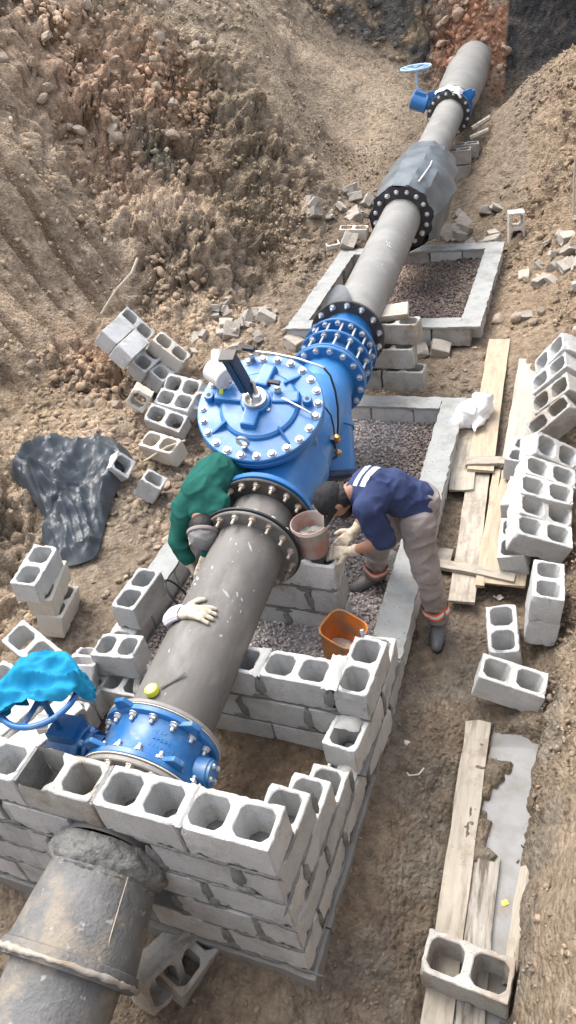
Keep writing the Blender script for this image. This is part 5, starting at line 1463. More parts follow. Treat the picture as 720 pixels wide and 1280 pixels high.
def hand_mb(mb, wrist, palm_dir, nrm, size=1.0, curl=.5, spread=.25, side=1, thumb=True):
    """palm, four unequal bent fingers and a thumb from the side of the palm"""
    d = Vector(palm_dir).normalized(); n = (Vector(nrm) - d * Vector(nrm).dot(d)).normalized(); s = d.cross(n) * side
    w = Vector(wrist); k = size
    chain(mb, [w - d * .03 * k, w + d * .02 * k], [.026 * k, .028 * k])
    for q in (-1.2, -.4, .4, 1.2):
        chain(mb, [w + d * .015 * k + s * q * .012 * k, w + d * .085 * k + s * q * .019 * k], [.018 * k, .0155 * k])
    for q, L in ((-1.5, .85), (-.5, .98), (.5, 1.05), (1.5, .96)):
        dd = (d + s * q * spread * .16).normalized()
        p0 = w + d * .088 * k + s * q * .0195 * k
        p1 = p0 + dd * .034 * L * k - n * .010 * curl * k
        p2 = p1 + (dd - n * curl * 1.1).normalized() * .028 * L * k
        p3 = p2 + (dd - n * curl * 2.0).normalized() * .022 * L * k
        chain(mb, [p0, p1, p2, p3], [.0115 * k, .0112 * k, .0105 * k, .0092 * k], seg=10)
    if thumb:
        t0 = w + d * .03 * k + s * .028 * k; t1 = t0 + (d * .6 + s * .75 - n * .2).normalized() * .035 * k
        t2 = t1 + (d * .85 + s * .3 - n * .35 * curl).normalized() * .034 * k
        chain(mb, [t0, t1, t2], [.0155 * k, .013 * k, .011 * k], seg=10)
def boot(parent, ank, toe, name='boot'):
    ank = Vector(ank); toe = Vector(toe); d = (toe - ank); d.z = 0; d.normalize(); s = Vector((-d.y, d.x, 0)); g = toe.z - .035
    b = MB()
    chain(b, [ank + Vector((0, 0, .06)), ank + Vector((0, 0, .0)), Vector((ank.x, ank.y, g + .06)) - d * .01], [.056, .055, .052])
    chain(b, [Vector((ank.x, ank.y, g + .045)) - d * .035, Vector((ank.x, ank.y, g + .05)) + d * .05, Vector((ank.x, ank.y, g + .046)) + d * .12, Vector((ank.x, ank.y, g + .040)) + d * .175], [.044, .052, .05, .040])
    o = remeshed(name, b, 'boot', parent, .009, 3, .003, 30)
    b = MB()
    for q, r in ((-.035, .042), (.05, .045), (.12, .05), (.165, .042)): b.lathe([(0, 0), (0, r), (.018, r), (.018, 0)], frame(Vector((ank.x, ank.y, g)) + d * q, (0, 0, 1), d), 20, close=False)
    b.build('sole', M['rubber'], o, smooth=True, auto=.5)
    return o
def band(parent, p0, p1, r, m, name):
    b = MB(); mt = frame(p0, Vector(p1) - Vector(p0)); L = (Vector(p1) - Vector(p0)).length
    P = []
    for i in range(29):
        a = 2 * math.pi * i / 28
        P.append([mt @ Vector(((r + .004 * math.sin(5 * a)) * math.cos(a), L * t + .004 * math.sin(3 * a), (r + .004 * math.sin(5 * a)) * math.sin(a))) for t in (0, .33, .66, 1)])
    b.grid(P); return b.build(name, M[m], parent, smooth=True)

# worker in navy, bent over the pier, one foot either side of the chamber wall
w1 = thing('person', 'worker in navy T-shirt, black cap and grey trousers bending over a block pier', 'person', (-.08, 2.3, -1.14))
J = dict(pel=(.025, 2.29, -.14), mid=(-.07, 2.235, -.01), chest=(-.17, 2.175, .045), neck=(-.265, 2.13, .065), hipN=(.065, 2.215, -.22), kneeN=(.135, 2.165, -.63), ankN=(.165, 2.24, -1.03),
         hipF=(-.035, 2.36, -.22), kneeF=(-.255, 2.42, -.62), ankF=(-.325, 2.515, -.96), shN=(-.165, 2.03, .02), elN=(-.095, 2.075, -.255), wrN=(-.325, 2.105, -.395), shF=(-.24, 2.29, .03), elF=(-.27, 2.36, -.25), wrF=(-.335, 2.275, -.36))
J = {k: Vector(v) for k, v in J.items()}
hc = Vector((-.375, 2.085, .015)); hup = Vector((-.72, -.30, .32)).normalized(); hfw = (Vector((-.45, -.30, -.85)) - hup * Vector((-.45, -.30, -.85)).dot(hup)).normalized(); hsd = hup.cross(hfw)
HM = Matrix((hsd, hfw, hup)).transposed().to_4x4(); HM.translation = hc
b = MB()
chain(b, [J['pel'], J['mid'], J['chest']], [.118, .11, .125]); chain(b, [J['chest'], J['neck']], [.09, .06]); chain(b, [J['neck'], J['neck'].lerp(hc, .6)], [.058, .054])
b.ball(hc, (.076, .095, .108), 18, 12, HM.to_3x3().to_4x4())
b.ball(HM @ Vector((0, .045, -.06)), (.055, .05, .055), 14, 10, HM.to_3x3().to_4x4())
b.ball(HM @ Vector((0, .102, -.02)), (.013, .018, .022), 10, 8, HM.to_3x3().to_4x4())
for s in (-1, 1): b.ball(HM @ Vector((s * .078, -.005, -.012)), (.010, .02, .03), 10, 8, HM.to_3x3().to_4x4())
for side in ('N', 'F'):
    chain(b, [J['chest'].lerp(J['sh' + side], .5), J['sh' + side], J['sh' + side].lerp(J['el' + side], .5), J['el' + side]], [.06, .056, .048, .041]); chain(b, [J['el' + side], J['el' + side].lerp(J['wr' + side], .3), J['wr' + side]], [.040, .040, .027])
    chain(b, [J['hip' + side], J['knee' + side], J['ank' + side]], [.08, .056, .04])
hand_mb(b, J['wrN'] + Vector((-.01, 0, -.003)), (-.9, .05, -.25), (.0, -.5, .85), 1.0, .55, .25, -1)
hand_mb(b, J['wrF'] + Vector((-.01, -.01, -.005)), (-.55, -.55, -.45), (.3, -.4, .8), 1.0, .7, .2, 1)
remeshed('body', b, 'skin', w1, .0085, 2)
b = MB()
for s in (-1, 1):
    b.ball(HM @ Vector((s * .032, .088, .0)), (.014, .008, .008), 8, 6, HM.to_3x3().to_4x4())
b.build('eyes', M['dark_hair'], w1)['kind'] = 'stuff'
b = MB(); b.ball(HM @ Vector((0, .052, -.078)), (.057, .054, .048), 16, 10, HM.to_3x3().to_4x4()); remeshed('beard', b, 'dark_hair', w1, .008, 2, .004, 60)
b = MB(); b.ball(HM @ Vector((0, -.03, -.02)), (.081, .080, .085), 16, 10, HM.to_3x3().to_4x4()); remeshed('hair', b, 'dark_hair', w1, .008, 2, .003, 60)
b = MB(); b.ball(HM @ Vector((0, -.006, .032)), (.089, .108, .094), 22, 14, HM.to_3x3().to_4x4()); cp_ = remeshed('cap', b, 'cap', w1, .007, 3, .004, 26)
b = MB(); P = []
for i in range(15):
    a = math.pi * i / 14; row = []
    for j in range(7):
        t = j / 6; rr = .086 + .075 * t * math.sin(a) ** .7
        row.append(HM @ Vector((.086 * math.cos(a) * (1 - .05 * t), .02 + rr * math.sin(a) * 1.05, .034 - .02 * t - .018 * t * math.cos(a) ** 2)))
    P.append(row)
b.grid(P, .004); b.build('cap_peak', M['cap'], cp_, smooth=True, auto=.9)
b = MB()                                                      # shirt
chain(b, [J['pel'] + Vector((.02, .0, .03)), J['pel'].lerp(J['mid'], .5) + Vector((.0, 0, .02)), J['mid'] + Vector((0, 0, .01)), J['chest'], J['neck'] + Vector((.02, .008, -.01))], [.140, .136, .136, .138, .078], flat=.93)
chain(b, [J['chest'] + Vector((.03, -.04, 0)), J['shN'] + Vector((.012, 0, 0))], [.118, .082]); chain(b, [J['chest'] + Vector((.03, .04, 0)), J['shF'] + Vector((.012, 0, 0))], [.118, .080])
chain(b, [J['shN'], J['shN'].lerp(J['elN'], .5), J['shN'].lerp(J['elN'], .93)], [.080, .080, .076]); chain(b, [J['shF'], J['shF'].lerp(J['elF'], .5), J['shF'].lerp(J['elF'], .88)], [.078, .078, .072])
sh_ = remeshed('shirt', b, 'navy', w1, .0085, 4, .014, 13, 5)
# pale print across the shoulders, lying on the cloth
def on_mesh(o, p, d):
    bb = bpy.context.evaluated_depsgraph_get(); off = WORLD[o.name]
    hit, loc, nr, _ = o.ray_cast(Vector(p) - off, Vector(d))
    return (loc + off, nr) if hit else (None, None)
bpy.context.view_layer.update()
def print_patch(o, c, u, v, su, sv, m, name, d):
    P = []; ok = True
    for i in range(9):
        row = []
        for j in range(5):
            p = Vector(c) + Vector(u) * su * (i / 8 - .5) + Vector(v) * sv * (j / 4 - .5)
            q, nr = on_mesh(o, p - Vector(d) * .5, d)
            if q is None: ok = False; q = p; nr = -Vector(d)
            row.append(q - Vector(d) * .003)
        P.append(row)
    if not ok: return None
    bq = MB(); bq.grid(P); return bq.build(name, M[m], o, smooth=True)
pd_ = Vector((-.05, .25, -1)).normalized(); pu = Vector((.30, .85, .2)).normalized(); pv = Vector((.9, -.3, -.05)).normalized()
for q, (su, sv) in zip((0, .052), ((.16, .030), (.17, .038))):
    r_ = print_patch(sh_, Vector((-.215 + q, 2.165 - .01 * (q > 0), .17)), pu, pv, su, sv, 'cuff_white', 'shirt_print', pd_)
    if r_:
        for kq in range(8):        # unreadable small letters
            cq = Vector((-.215 + q, 2.165, .17)) + pu * (su * (kq / 8 - .44))
            print_patch(sh_, cq, pu, pv, .008, sv * .5, 'grey_cloth', 'print_mark', pd_ * 1.0001) if False else None
b = MB()                                                      # trousers
chain(b, [J['pel'] + Vector((.05, .01, .02)), J['pel'] + Vector((.03, .0, -.08))], [.128, .132])
for side in ('N', 'F'):
    h, k, a = J['hip' + side], J['knee' + side], J['ank' + side]
    chain(b, [h + Vector((.015, 0, .03)), h.lerp(k, .4), k, k.lerp(a, .45), a + Vector((0, 0, .03))], [.112, .096, .078, .074, .078])
remeshed('trousers', b, 'grey_cloth', w1, .009, 3, .017, 12, 9, (1, 1, 1.5))
for side in ('N', 'F'):
    k, a = J['knee' + side], J['ank' + side]
    for t0, t1, m_, nm in ((.60, .655, 'orange_band', 'orange_band'), (.655, .74, 'reflective', 'reflective_band'), (.74, .79, 'orange_band', 'orange_band')):
        band(w1, k.lerp(a, t0), k.lerp(a, t1), .0835, m_, nm)
boot(w1, J['ankN'], J['ankN'] + Vector((.012, -.14, -.085))); boot(w1, J['ankF'], J['ankF'] + Vector((-.10, -.10, -.045)))
b = MB(); hand_mb(b, J['wrN'] + Vector((-.01, 0, -.003)), (-.9, .05, -.25), (.0, -.5, .85), 1.14, .55, .25, -1); chain(b, [J['wrN'] + Vector((.035, -.005, .02)), J['wrN']], [.037, .033]); remeshed('glove', b, 'glove', w1, .0055, 2, .004, 40, 3)
b = MB(); hand_mb(b, J['wrF'] + Vector((-.01, -.01, -.005)), (-.55, -.55, -.45), (.3, -.4, .8), 1.14, .7, .2, 1); chain(b, [J['wrF'] + Vector((.02, .03, .03)), J['wrF']], [.036, .033]); remeshed('glove', b, 'glove', w1, .0055, 2, .004, 40, 4)

# worker in green, stooping behind the valve
w2 = thing('person', 'worker in green sweater stooping low behind the dark pipe, left of the big blue valve', 'person', (-1.35, 2.4, -1.06))
K = {k: Vector(v) for k, v in dict(pel=(-1.24, 2.50, -.13), mid=(-1.265, 2.30, -.03), chest=(-1.285, 2.12, -.045), neck=(-1.25, 1.99, -.11), shL=(-1.375, 2.03, -.10), elL=(-1.42, 1.91, -.28), wrL=(-1.36, 1.87, -.42),
     shR=(-1.16, 2.08, -.09), elR=(-1.16, 1.95, -.22), wrR=(-1.20, 1.86, -.33), hipL=(-1.36, 2.52, -.14), kneeL=(-1.47, 2.42, -.56), ankL=(-1.46, 2.56, -.96), hipR=(-1.19, 2.55, -.14), kneeR=(-1.26, 2.42, -.58), ankR=(-1.22, 2.62, -.96)).items()}
gc = Vector((-1.20, 1.90, -.175)); gup = Vector((.25, -.72, -.45)).normalized(); gfw = (Vector((.1, .1, -1)) - gup * Vector((.1, .1, -1)).dot(gup)).normalized(); gsd = gup.cross(gfw)
GM = Matrix((gsd, gfw, gup)).transposed().to_4x4(); GM.translation = gc
b = MB()
chain(b, [K['pel'], K['mid'], K['chest']], [.118, .115, .125]); chain(b, [K['chest'], K['neck'], gc], [.09, .058, .055])
b.ball(gc, (.076, .095, .108), 18, 12, GM.to_3x3().to_4x4()); b.ball(GM @ Vector((0, .045, -.06)), (.055, .05, .055), 14, 10, GM.to_3x3().to_4x4()); b.ball(GM @ Vector((0, .102, -.02)), (.013, .018, .022), 10, 8, GM.to_3x3().to_4x4())
for s in (-1, 1): b.ball(GM @ Vector((s * .078, -.005, -.012)), (.010, .02, .03), 10, 8, GM.to_3x3().to_4x4())
for side in ('L', 'R'):
    chain(b, [K['chest'].lerp(K['sh' + side], .5), K['sh' + side], K['el' + side]], [.06, .056, .041]); chain(b, [K['el' + side], K['wr' + side]], [.040, .027])
    chain(b, [K['hip' + side], K['knee' + side], K['ank' + side]], [.08, .056, .04])
hand_mb(b, K['wrL'], (.35, -.2, -.9), (-.6, -.6, .1), 1.0, .5, .2, 1); hand_mb(b, K['wrR'], (-.1, -.7, -.6), (.2, -.6, .7), 1.0, .6, .2, -1)
remeshed('body', b, 'skin', w2, .009, 2)
b = MB(); b.ball(GM @ Vector((0, -.008, .03)), (.088, .106, .092), 20, 14, GM.to_3x3().to_4x4()); cp2 = remeshed('cap', b, 'cap_grey', w2, .008, 3, .007, 22, 2)
b = MB(); b.ball(GM @ Vector((0, -.03, -.02)), (.081, .080, .085), 16, 10, GM.to_3x3().to_4x4()); remeshed('hair', b, 'dark_hair', w2, .008, 2, .003, 60)
b = MB(); b.tube([GM @ Vector((.092 * math.cos(a), -.008 + .110 * math.sin(a), .012)) for a in np.linspace(0, 2 * math.pi, 33)], .008, 8, cap=False, flat=1.6); b.build('cap_band', M['grey_cloth'], cp2, smooth=True)
b = MB()
chain(b, [K['pel'] + Vector((0, .02, .02)), K['mid'], K['chest'], K['neck'] + Vector((0, .03, .0))], [.134, .136, .136, .085]); chain(b, [K['chest'], K['shL']], [.125, .088]); chain(b, [K['chest'], K['shR']], [.125, .088])
for side in ('L', 'R'): chain(b, [K['sh' + side], K['sh' + side].lerp(K['el' + side], .5), K['el' + side], K['el' + side].lerp(K['wr' + side], .92)], [.084, .074, .062, .048])
remeshed('sweater', b, 'green_cloth', w2, .0095, 4, .014, 11, 6)
b = MB(); chain(b, [K['pel'], K['pel'] + Vector((0, .01, -.09))], [.13, .132])
for side in ('L', 'R'): chain(b, [K['hip' + side], K['knee' + side], K['ank' + side]], [.11, .08, .076])
remeshed('trousers', b, 'grey_cloth', w2, .011, 3, .012, 12, 9)
boot(w2, K['ankL'], K['ankL'] + Vector((-.02, -.14, -.06))); boot(w2, K['ankR'], K['ankR'] + Vector((.0, -.14, -.06)))
for wr_, d_, n_, sd_ in ((K['wrL'], (.35, -.2, -.9), (-.6, -.6, .1), 1), (K['wrR'], (-.1, -.7, -.6), (.2, -.6, .7), -1)):
    b = MB(); hand_mb(b, wr_, d_, n_, 1.13, .5, .2, sd_); remeshed('glove', b, 'glove', w2, .006, 2, .003, 40)

# lilac glove lying on the pipe
def onp(a, y, lift=0): return A(y) + (PXv * math.cos(a) + PZv * math.sin(a)) * (.225 + lift)
gl = thing('work_glove', 'lilac-cuffed pale work glove lying flat on top of the dark pipe, fingers spread', 'glove', tuple(onp(1.65, 1.22)))
b = MB()
def pch(pts, rads): chain(b, [onp(a, y, l) for a, y, l in pts], rads, seg=10)
for q in (-1.3, -.45, .45, 1.3): pch([(2.02, 1.225 + q * .018, .016), (1.78, 1.225 + q * .02, .016), (1.56, 1.222 + q * .022, .015)], [.022, .022, .018])
for q, L in ((-1.5, .78), (-.5, .95), (.5, 1.0), (1.5, .88)):
    y0 = 1.222 + q * .0225
    pch([(1.55, y0, .014), (1.55 - .16 * L, y0 + q * .006, .017), (1.55 - .30 * L, y0 + q * .010, .013), (1.55 - .40 * L, y0 + q * .012, .011)], [.0145, .0135, .0125, .011])
pch([(1.86, 1.275, .016), (1.70, 1.305, .016), (1.55, 1.32, .012)], [.017, .015, .013])
remeshed('glove_palm', b, 'glove', gl, .0055, 2, .003, 40)
b = MB(); P = []
for i in range(21):
    an = 2 * math.pi * i / 20; row = []
    for j in range(7):
        t = j / 6; r = .044 + .012 * t + .003 * math.sin(4 * an)
        row.append(onp(2.0 + .42 * t, 1.225 + r * 1.15 * math.cos(an), .021 + .01 * t + r * .52 * math.sin(an)))
    P.append(row)
b.grid(P, .002); gc_ = b.build('glove_cuff', [M['glove_lilac'], M['cuff_white']], gl, smooth=True, auto=1.2)
for k, pl in enumerate(gc_.data.polygons):
    if k < 240: pl.material_index = ((k % 120) // 6) % 2

# ------------------------------------------------------------------ small things on and round the pipe
tm = thing('tape_measure', 'small yellow tape measure lying on the dark pipe near the blue valve', 'tape measure', tuple(onp(1.72, .70)))
tf = frame(onp(1.72, .70, .020), PD + PXv * .35, PXv * math.cos(1.72) + PZv * math.sin(1.72))
b = MB(); b.lathe([(-.022, .0), (-.022, .026), (-.018, .036), (.0, .040), (.018, .036), (.022, .026), (.022, 0)], frame(tf.translation, PXv * math.cos(1.72) + PZv * math.sin(1.72) + PD * .1), 20, close=False)
b.v = [tf.translation + (p - tf.translation) * .92 for p in b.v]
b.build('tape_case', M['yellow'], tm, smooth=True, auto=.6)
b = MB(); b.lathe([(.0, .024), (.0215, .022), (.0235, 0)], frame(tf.translation, PXv * math.cos(1.72) + PZv * math.sin(1.72)), 18, close=False); b.build('tape_label', M['white_paint'], tm, smooth=True, auto=.6)
b = MB(); b.tube([onp(1.58, .725, .010), onp(1.46, .76, .006), onp(1.32, .80, .008), onp(1.22, .84, .016)], .006, 6, flat=.3); b.build('tape_blade', M['iron'], tm)
hp = MB(); hc_ = Vector((-1.59, 1.955, -.865)); hm_ = frame(hc_, Vector((.75, .50, .42)))
hp.tube([hm_ @ Vector((-.118 * math.cos(a), 0, .165 * math.sin(a))) for a in np.linspace(0, 2 * math.pi, 41)], .008, 8, cap=False)
tag(hp.build('wire_hoop', M['rubber'], smooth=True), 'dark hoop standing on the gravel between the left chamber wall and the dark pipe', 'hoop')

# cyan cloth over the handwheel
b = MB(); P = []
ca, cb = Vector((.90, .44, 0)), Vector((-.44, .90, 0))          # across and away from the near edge
NI, NJ = 84, 70
for i in range(NI + 1):
    row = []
    for j in range(NJ + 1):
        u, v = i / NI, j / NJ
        aa = -.36 + .72 * u; bb = -.09 - .05 * math.sin(math.pi * u) + .05 * u + (.50 - .10 * (2 * u - 1) ** 2) * v
        q = np.array([[aa * 7, bb * 7, 1.3]])
        n1_ = float(fbm(q, 4, 4)[0]) - .5
        rg = 1 - abs(2 * float(fbm(np.array([[aa * 5 + bb * 6, bb * 9 - aa * 3, 7.]]), 2, 9)[0]) - 1) * 2
        r = math.hypot(aa, bb); an = math.atan2(bb, aa); rim = .203
        crum = .16 * n1_ + .05 * max(0, rg)
        if r < rim: px, py, z = aa, bb, .03 + crum + .05 * math.exp(-((aa + .04) ** 2 + (bb - .10) ** 2) / .012)
        else:
            ov = r - rim; k = rim + .006 + .06 * ov + .022 * math.sin(9 * an + 2 * n1_ * 6) * min(1, ov * 9)
            px, py, z = k * math.cos(an), k * math.sin(an), .026 - ov * .93 + crum * max(.2, 1 - ov * 8)
        row.append(WH + ca * px + cb * py + Vector((0, 0, z)))
    P.append(row)
b.grid(P, .002)
cl = b.build('cyan_cloth', M['cloth_blue'], smooth=True, auto=1.3)
tag(cl, 'bright cyan cloth draped over the handwheel of the near valve', 'cloth')

b = MB(); b.box(WH + Vector((.10, -.13, -.03)), (.05, .07, .05), Euler((.4, .3, .5)), jit=.008); tag(b.build('paper_scrap', M['paper'], bevel=.004), 'crumpled pale scrap tucked under the right edge of the cyan cloth', 'scrap')

# ------------------------------------------------------------------ buckets, bag, sheets
ob = thing('bucket', 'dirty orange bucket tilted on the gravel behind the corner of the block wall', 'bucket', (-.375, 1.72, -1.06))
of = frame((-.375, 1.80, -1.03), Vector((.20, -.10, 1)), Vector((.3, 1, 0)))
def squarish(mb):
    inv = of.inverted()
    for i, p in enumerate(mb.v):
        l = inv @ p; r = math.hypot(l.x, l.z)
        if r > .02:
            c, s = l.x / r, l.z / r; k = 1.0 / (c ** 4 + s ** 4) ** .25
            mb.v[i] = of @ Vector((l.x * k, l.y, l.z * k * .92))
b = MB(); b.lathe([(.006, 0), (0, .09), (.0, .095), (.10, .108), (.29, .128), (.302, .135), (.306, .132), (.30, .124), (.10, .102), (.02, .088), (.02, 0)], of, 48, close=False); squarish(b); b.build('bucket_shell', M['orange'], ob, smooth=True, auto=.6)
b = MB(); b.lathe([(.07, .0), (.075, .06), (.062, .098)], of, 24, close=False); squarish(b); b.v = [p + Vector((0, 0, random.gauss(0, .006))) for p in b.v]; b.build('bucket_mud', M['block_beige'], ob, smooth=True)
b = MB(); hp_ = [of @ Vector((.146 * math.cos(a), .262 - .07 * abs(math.sin(a)) ** 1.2 * 1.6 + .03 * math.cos(a), .152 * math.sin(a) * -1)) for a in np.linspace(math.pi, 2 * math.pi, 23)]
b.tube(hp_, .0035, 6); b.build('bucket_handle', M['steel'], ob, smooth=True)
gp0 = of @ Vector((-.165, .26, .05)); b = MB(); b.tube([gp0, gp0 + Vector((-.02, -.05, .055)), gp0 + Vector((-.035, -.03, .115))], .013, 10); b.build('handle_grip', M['pale_blue'], ob, smooth=True)
pb = thing('bucket', 'faded pink bucket with mortar standing on the block pier beside the worker in navy', 'bucket', (-.575, 2.13, -.445))
of = frame((-.575, 2.125, -.44), Vector((-.02, 0, 1)))
b = MB(); b.lathe([(.004, 0), (0, .085), (.0, .09), (.09, .10), (.205, .113), (.21, .120), (.23, .121), (.233, .114), (.22, .107), (.09, .094), (.02, .082), (.02, 0)], of, 36, close=False); b.build('bucket_shell', M['pink'], pb, smooth=True, auto=.6)
b = MB(); b.lathe([(.15, 0), (.145, .06), (.135, .101)], of, 20, close=False); b.v = [p + Vector((0, 0, random.gauss(0, .006))) for p in b.v]; b.build('bucket_mortar', M['mortar'], pb, smooth=True)
b = MB(); b.lathe([(.208, .1215), (.217, .1225), (.226, .1215)], of, 36, close=False); b.build('bucket_rim', M['white_paint'], pb, smooth=True)
b = MB()
chain(b, [(.02, 4.52, -.86), (.10, 4.62, -.84)], [.115, .105]); chain(b, [(-.06, 4.46, -.88), (.0, 4.50, -.88)], [.06, .085]); chain(b, [(-.09, 4.36, -.89), (-.06, 4.45, -.88)], [.035, .055]); chain(b, [(.09, 4.34, -.91), (.08, 4.48, -.88)], [.022, .06]); chain(b, [(.13, 4.66, -.80), (.08, 4.72, -.84)], [.06, .07])
bagp = remeshed('plastic_bag', b, 'white_plastic', None, .008, 2, .045, 9, 3); tag(bagp, 'crumpled white plastic bag lying on the planks', 'bag')

# mortar heap on the gravel beside the pink bucket
P = []
b = MB()
for i in range(25):
    a = 2 * math.pi * i / 24; row = []
    for j in range(9):
        t = 1 - j / 8; r = (.16 + .03 * math.sin(3 * a + 1)) * t
        row.append(Vector((-.36 + r * math.cos(a) * .9, 2.72 + r * math.sin(a) * 1.3, -1.05 + .13 * (1 - t ** 1.6) + random.gauss(0, .006))))
    P.append(row)
b.grid(P); tag(b.build('mortar_heap', M['mortar'], smooth=True, auto=1.2), 'wet grey mortar heap on the gravel behind the hands of the worker in navy', 'mortar heap')

# black plastic sheet on the left bank
OUT = [(-3.79, 3.06), (-3.69, 3.34), (-3.47, 3.75), (-3.21, 3.93), (-2.90, 3.78), (-2.80, 3.31), (-2.72, 2.88), (-2.60, 2.50), (-2.72, 2.34), (-2.92, 2.30), (-3.12, 2.46), (-3.20, 2.68), (-3.61, 2.93)]
b = MB(); P = []
def cr_loop(pts, n):
    m = len(pts); out = []
    for i in range(m):
        p0, p1, p2, p3 = (np.array(pts[(i + k) % m]) for k in (-1, 0, 1, 2))
        for t in np.linspace(0, 1, n, endpoint=False):
            out.append(.5 * ((2 * p1) + (-p0 + p2) * t + (2 * p0 - 5 * p1 + 4 * p2 - p3) * t ** 2 + (-p0 + 3 * p1 - 3 * p2 + p3) * t ** 3))
    return np.array(out)
ol = cr_loop(OUT, 12); cxy = np.mean(ol, 0); ol = cxy + (ol - cxy) * .90 + np.array([.02, -.13]); cxy = np.mean(ol, 0)
FOLDS = [((-3.70, 3.10), (-3.05, 3.45), .30, .36), ((-3.62, 3.00), (-3.00, 2.75), .24, .30), ((-3.05, 3.45), (-2.78, 2.95), .20, .26), ((-3.30, 3.20), (-2.95, 2.45), .17, .24),
         ((-3.45, 3.70), (-2.95, 3.70), .15, .22), ((-3.10, 3.80), (-3.30, 3.35), .14, .2), ((-2.98, 2.75), (-2.76, 2.42), .12, .18), ((-3.30, 2.78), (-2.85, 2.50), .13, .18), ((-2.95, 3.25), (-2.75, 3.45), .12, .2), ((-3.6, 3.3), (-3.4, 3.62), .13, .2)]
RF = random.Random(77)
for _ in range(5):
    x0, y0 = RF.uniform(-3.6, -2.8), RF.uniform(2.6, 3.8); an, ll = RF.uniform(0, 3.14), RF.uniform(.15, .45)
    FOLDS.append(((x0, y0), (x0 + ll * math.cos(an), y0 + ll * math.sin(an)), RF.uniform(.07, .19), RF.uniform(.10, .18)))
def fold_h(x, y):
    h = 0
    wx = x + .10 * (float(vnoise(np.array([[x * 3, y * 3, 0.]]), 3)[0]) - .5); wy = y + .10 * (float(vnoise(np.array([[x * 3, y * 3, 4.]]), 3)[0]) - .5)
    for (a0, a1, H_, w_) in FOLDS:
        dx, dy = a1[0] - a0[0], a1[1] - a0[1]; L2 = dx * dx + dy * dy
        t = max(0, min(1, ((wx - a0[0]) * dx + (wy - a0[1]) * dy) / L2)); d = math.hypot(wx - a0[0] - t * dx, wy - a0[1] - t * dy)
        h = max(h, H_ * (1 - .35 * t) * max(0, 1 - d / w_))
    return h
NA, NR = len(ol), 34
for i in range(NA + 1):
    ox, oy = ol[i % NA]; row = []
    for j in range(NR):
        t = 1 - (j / (NR - 1)) * .995
        k = t
        x = cxy[0] + (ox - cxy[0]) * k; y = cxy[1] + (oy - cxy[1]) * k
        q = np.array([[x * 5, y * 5, 0.]])
        sm_ = .022 * (1 - abs(2 * float(vnoise(q * .8, 19)[0]) - 1)) + .006 * (1 - abs(2 * float(vnoise(q * 2.6, 29)[0]) - 1))
        zs = np.mean([float(gz(x + dx, y + dy)) for dx, dy in ((0, 0), (.1, 0), (-.1, 0), (0, .1), (0, -.1))])
        row.append(Vector((x, y, max(float(gz(x, y)), zs) + .018 + fold_h(x, y) * min(1, (1 - t) * 7 + .1) + sm_)))
    P.append(row)
HZ = np.array([[q.z for q in row] for row in P])
for _ in range(3):
    s_ = (np.roll(HZ[:-1], 1, 0) + np.roll(HZ[:-1], -1, 0)) / 2
    H2 = HZ.copy(); H2[:-1] = .5 * HZ[:-1] + .5 * s_; H2[-1] = H2[0]
    H2[:, 1:-1] = .5 * H2[:, 1:-1] + .25 * (H2[:, 2:] + H2[:, :-2]); HZ = H2
for i, row in enumerate(P):
    for j, q in enumerate(row):
        w1_ = abs((q.x * 5.3 + q.y * 2.1 + .35 * math.sin(q.y * 7)) % 1 - .5); w2_ = abs((q.y * 4.1 - q.x * 2.7 + .3 * math.sin(q.x * 8)) % 1 - .5)
        w3_ = abs((q.y * 9.1 + q.x * 6.7 + .5 * math.sin(q.x * 11)) % 1 - .5); w4_ = abs((q.x * 11 - q.y * 3 + .6 * math.sin(q.y * 9)) % 1 - .5)
        q.z = HZ[i, j] + (.030 * max(0, 1 - w1_ * 4) + .026 * max(0, 1 - w2_ * 4) + .012 * max(0, 1 - w3_ * 4) + .010 * max(0, 1 - w4_ * 4)) * min(1, j / 3)
b.grid(P)
bs = b.build('plastic_sheet', M['black_plastic'], smooth=True, auto=.5); tag(bs, 'crumpled black plastic sheet lying on the left bank', 'plastic sheet')

# ------------------------------------------------------------------ planks
def plank(name, label, a, b_, w, th, m, roll=0.0, n=10, grp='planks on the trench floor', warp=.004):
    a = Vector(a); b_ = Vector(b_); d = (b_ - a).normalized(); s = Vector((0, 0, 1)).cross(d).normalized(); u = d.cross(s)
    s, u = s * math.cos(roll) + u * math.sin(roll), u * math.cos(roll) - s * math.sin(roll)
    mid = (a + b_) / 2; L = (b_ - a).length
    vs = []; fs = []
    for i in range(n + 1):
        t = L * (i / n - .5); e = [random.gauss(0, .0025) for _ in range(4)]; k = warp * math.sin(3 * i / n)
        for (sx, sz, q) in ((-w / 2, -th / 2, 0), (w / 2, -th / 2, 1), (w / 2, th / 2, 1), (0, th / 2 + random.gauss(0, .0006), 2), (-w / 2, th / 2, 0)):
            te = t + (random.gauss(0, .006) if i in (0, n) else 0)
            vs.append((sx + (e[q] if q < 2 else 0), te, sz + k))
    for i in range(n):
        for j in range(5): fs.append((i * 5 + j, i * 5 + (j + 1) % 5, (i + 1) * 5 + (j + 1) % 5, (i + 1) * 5 + j))
    fs.append((4, 3, 2, 1, 0)); fs.append(tuple(n * 5 + j for j in range(5)))
    mb = MB(); mb.add(vs, fs)
    o = mb.build(name, M[m], bevel=.002)
    rot = Matrix((s, d, u)).transposed().to_4x4(); rot.translation = mid; o.matrix_basis = rot; WORLD[o.name] = mid
    return tag(o, label, 'plank', grp)
plank('plank', 'long clean tan plank reaching farthest up the trench beside the white bag', (.07, 6.07, -.925), (.20, 3.86, -.985), .205, .028, 'wood')
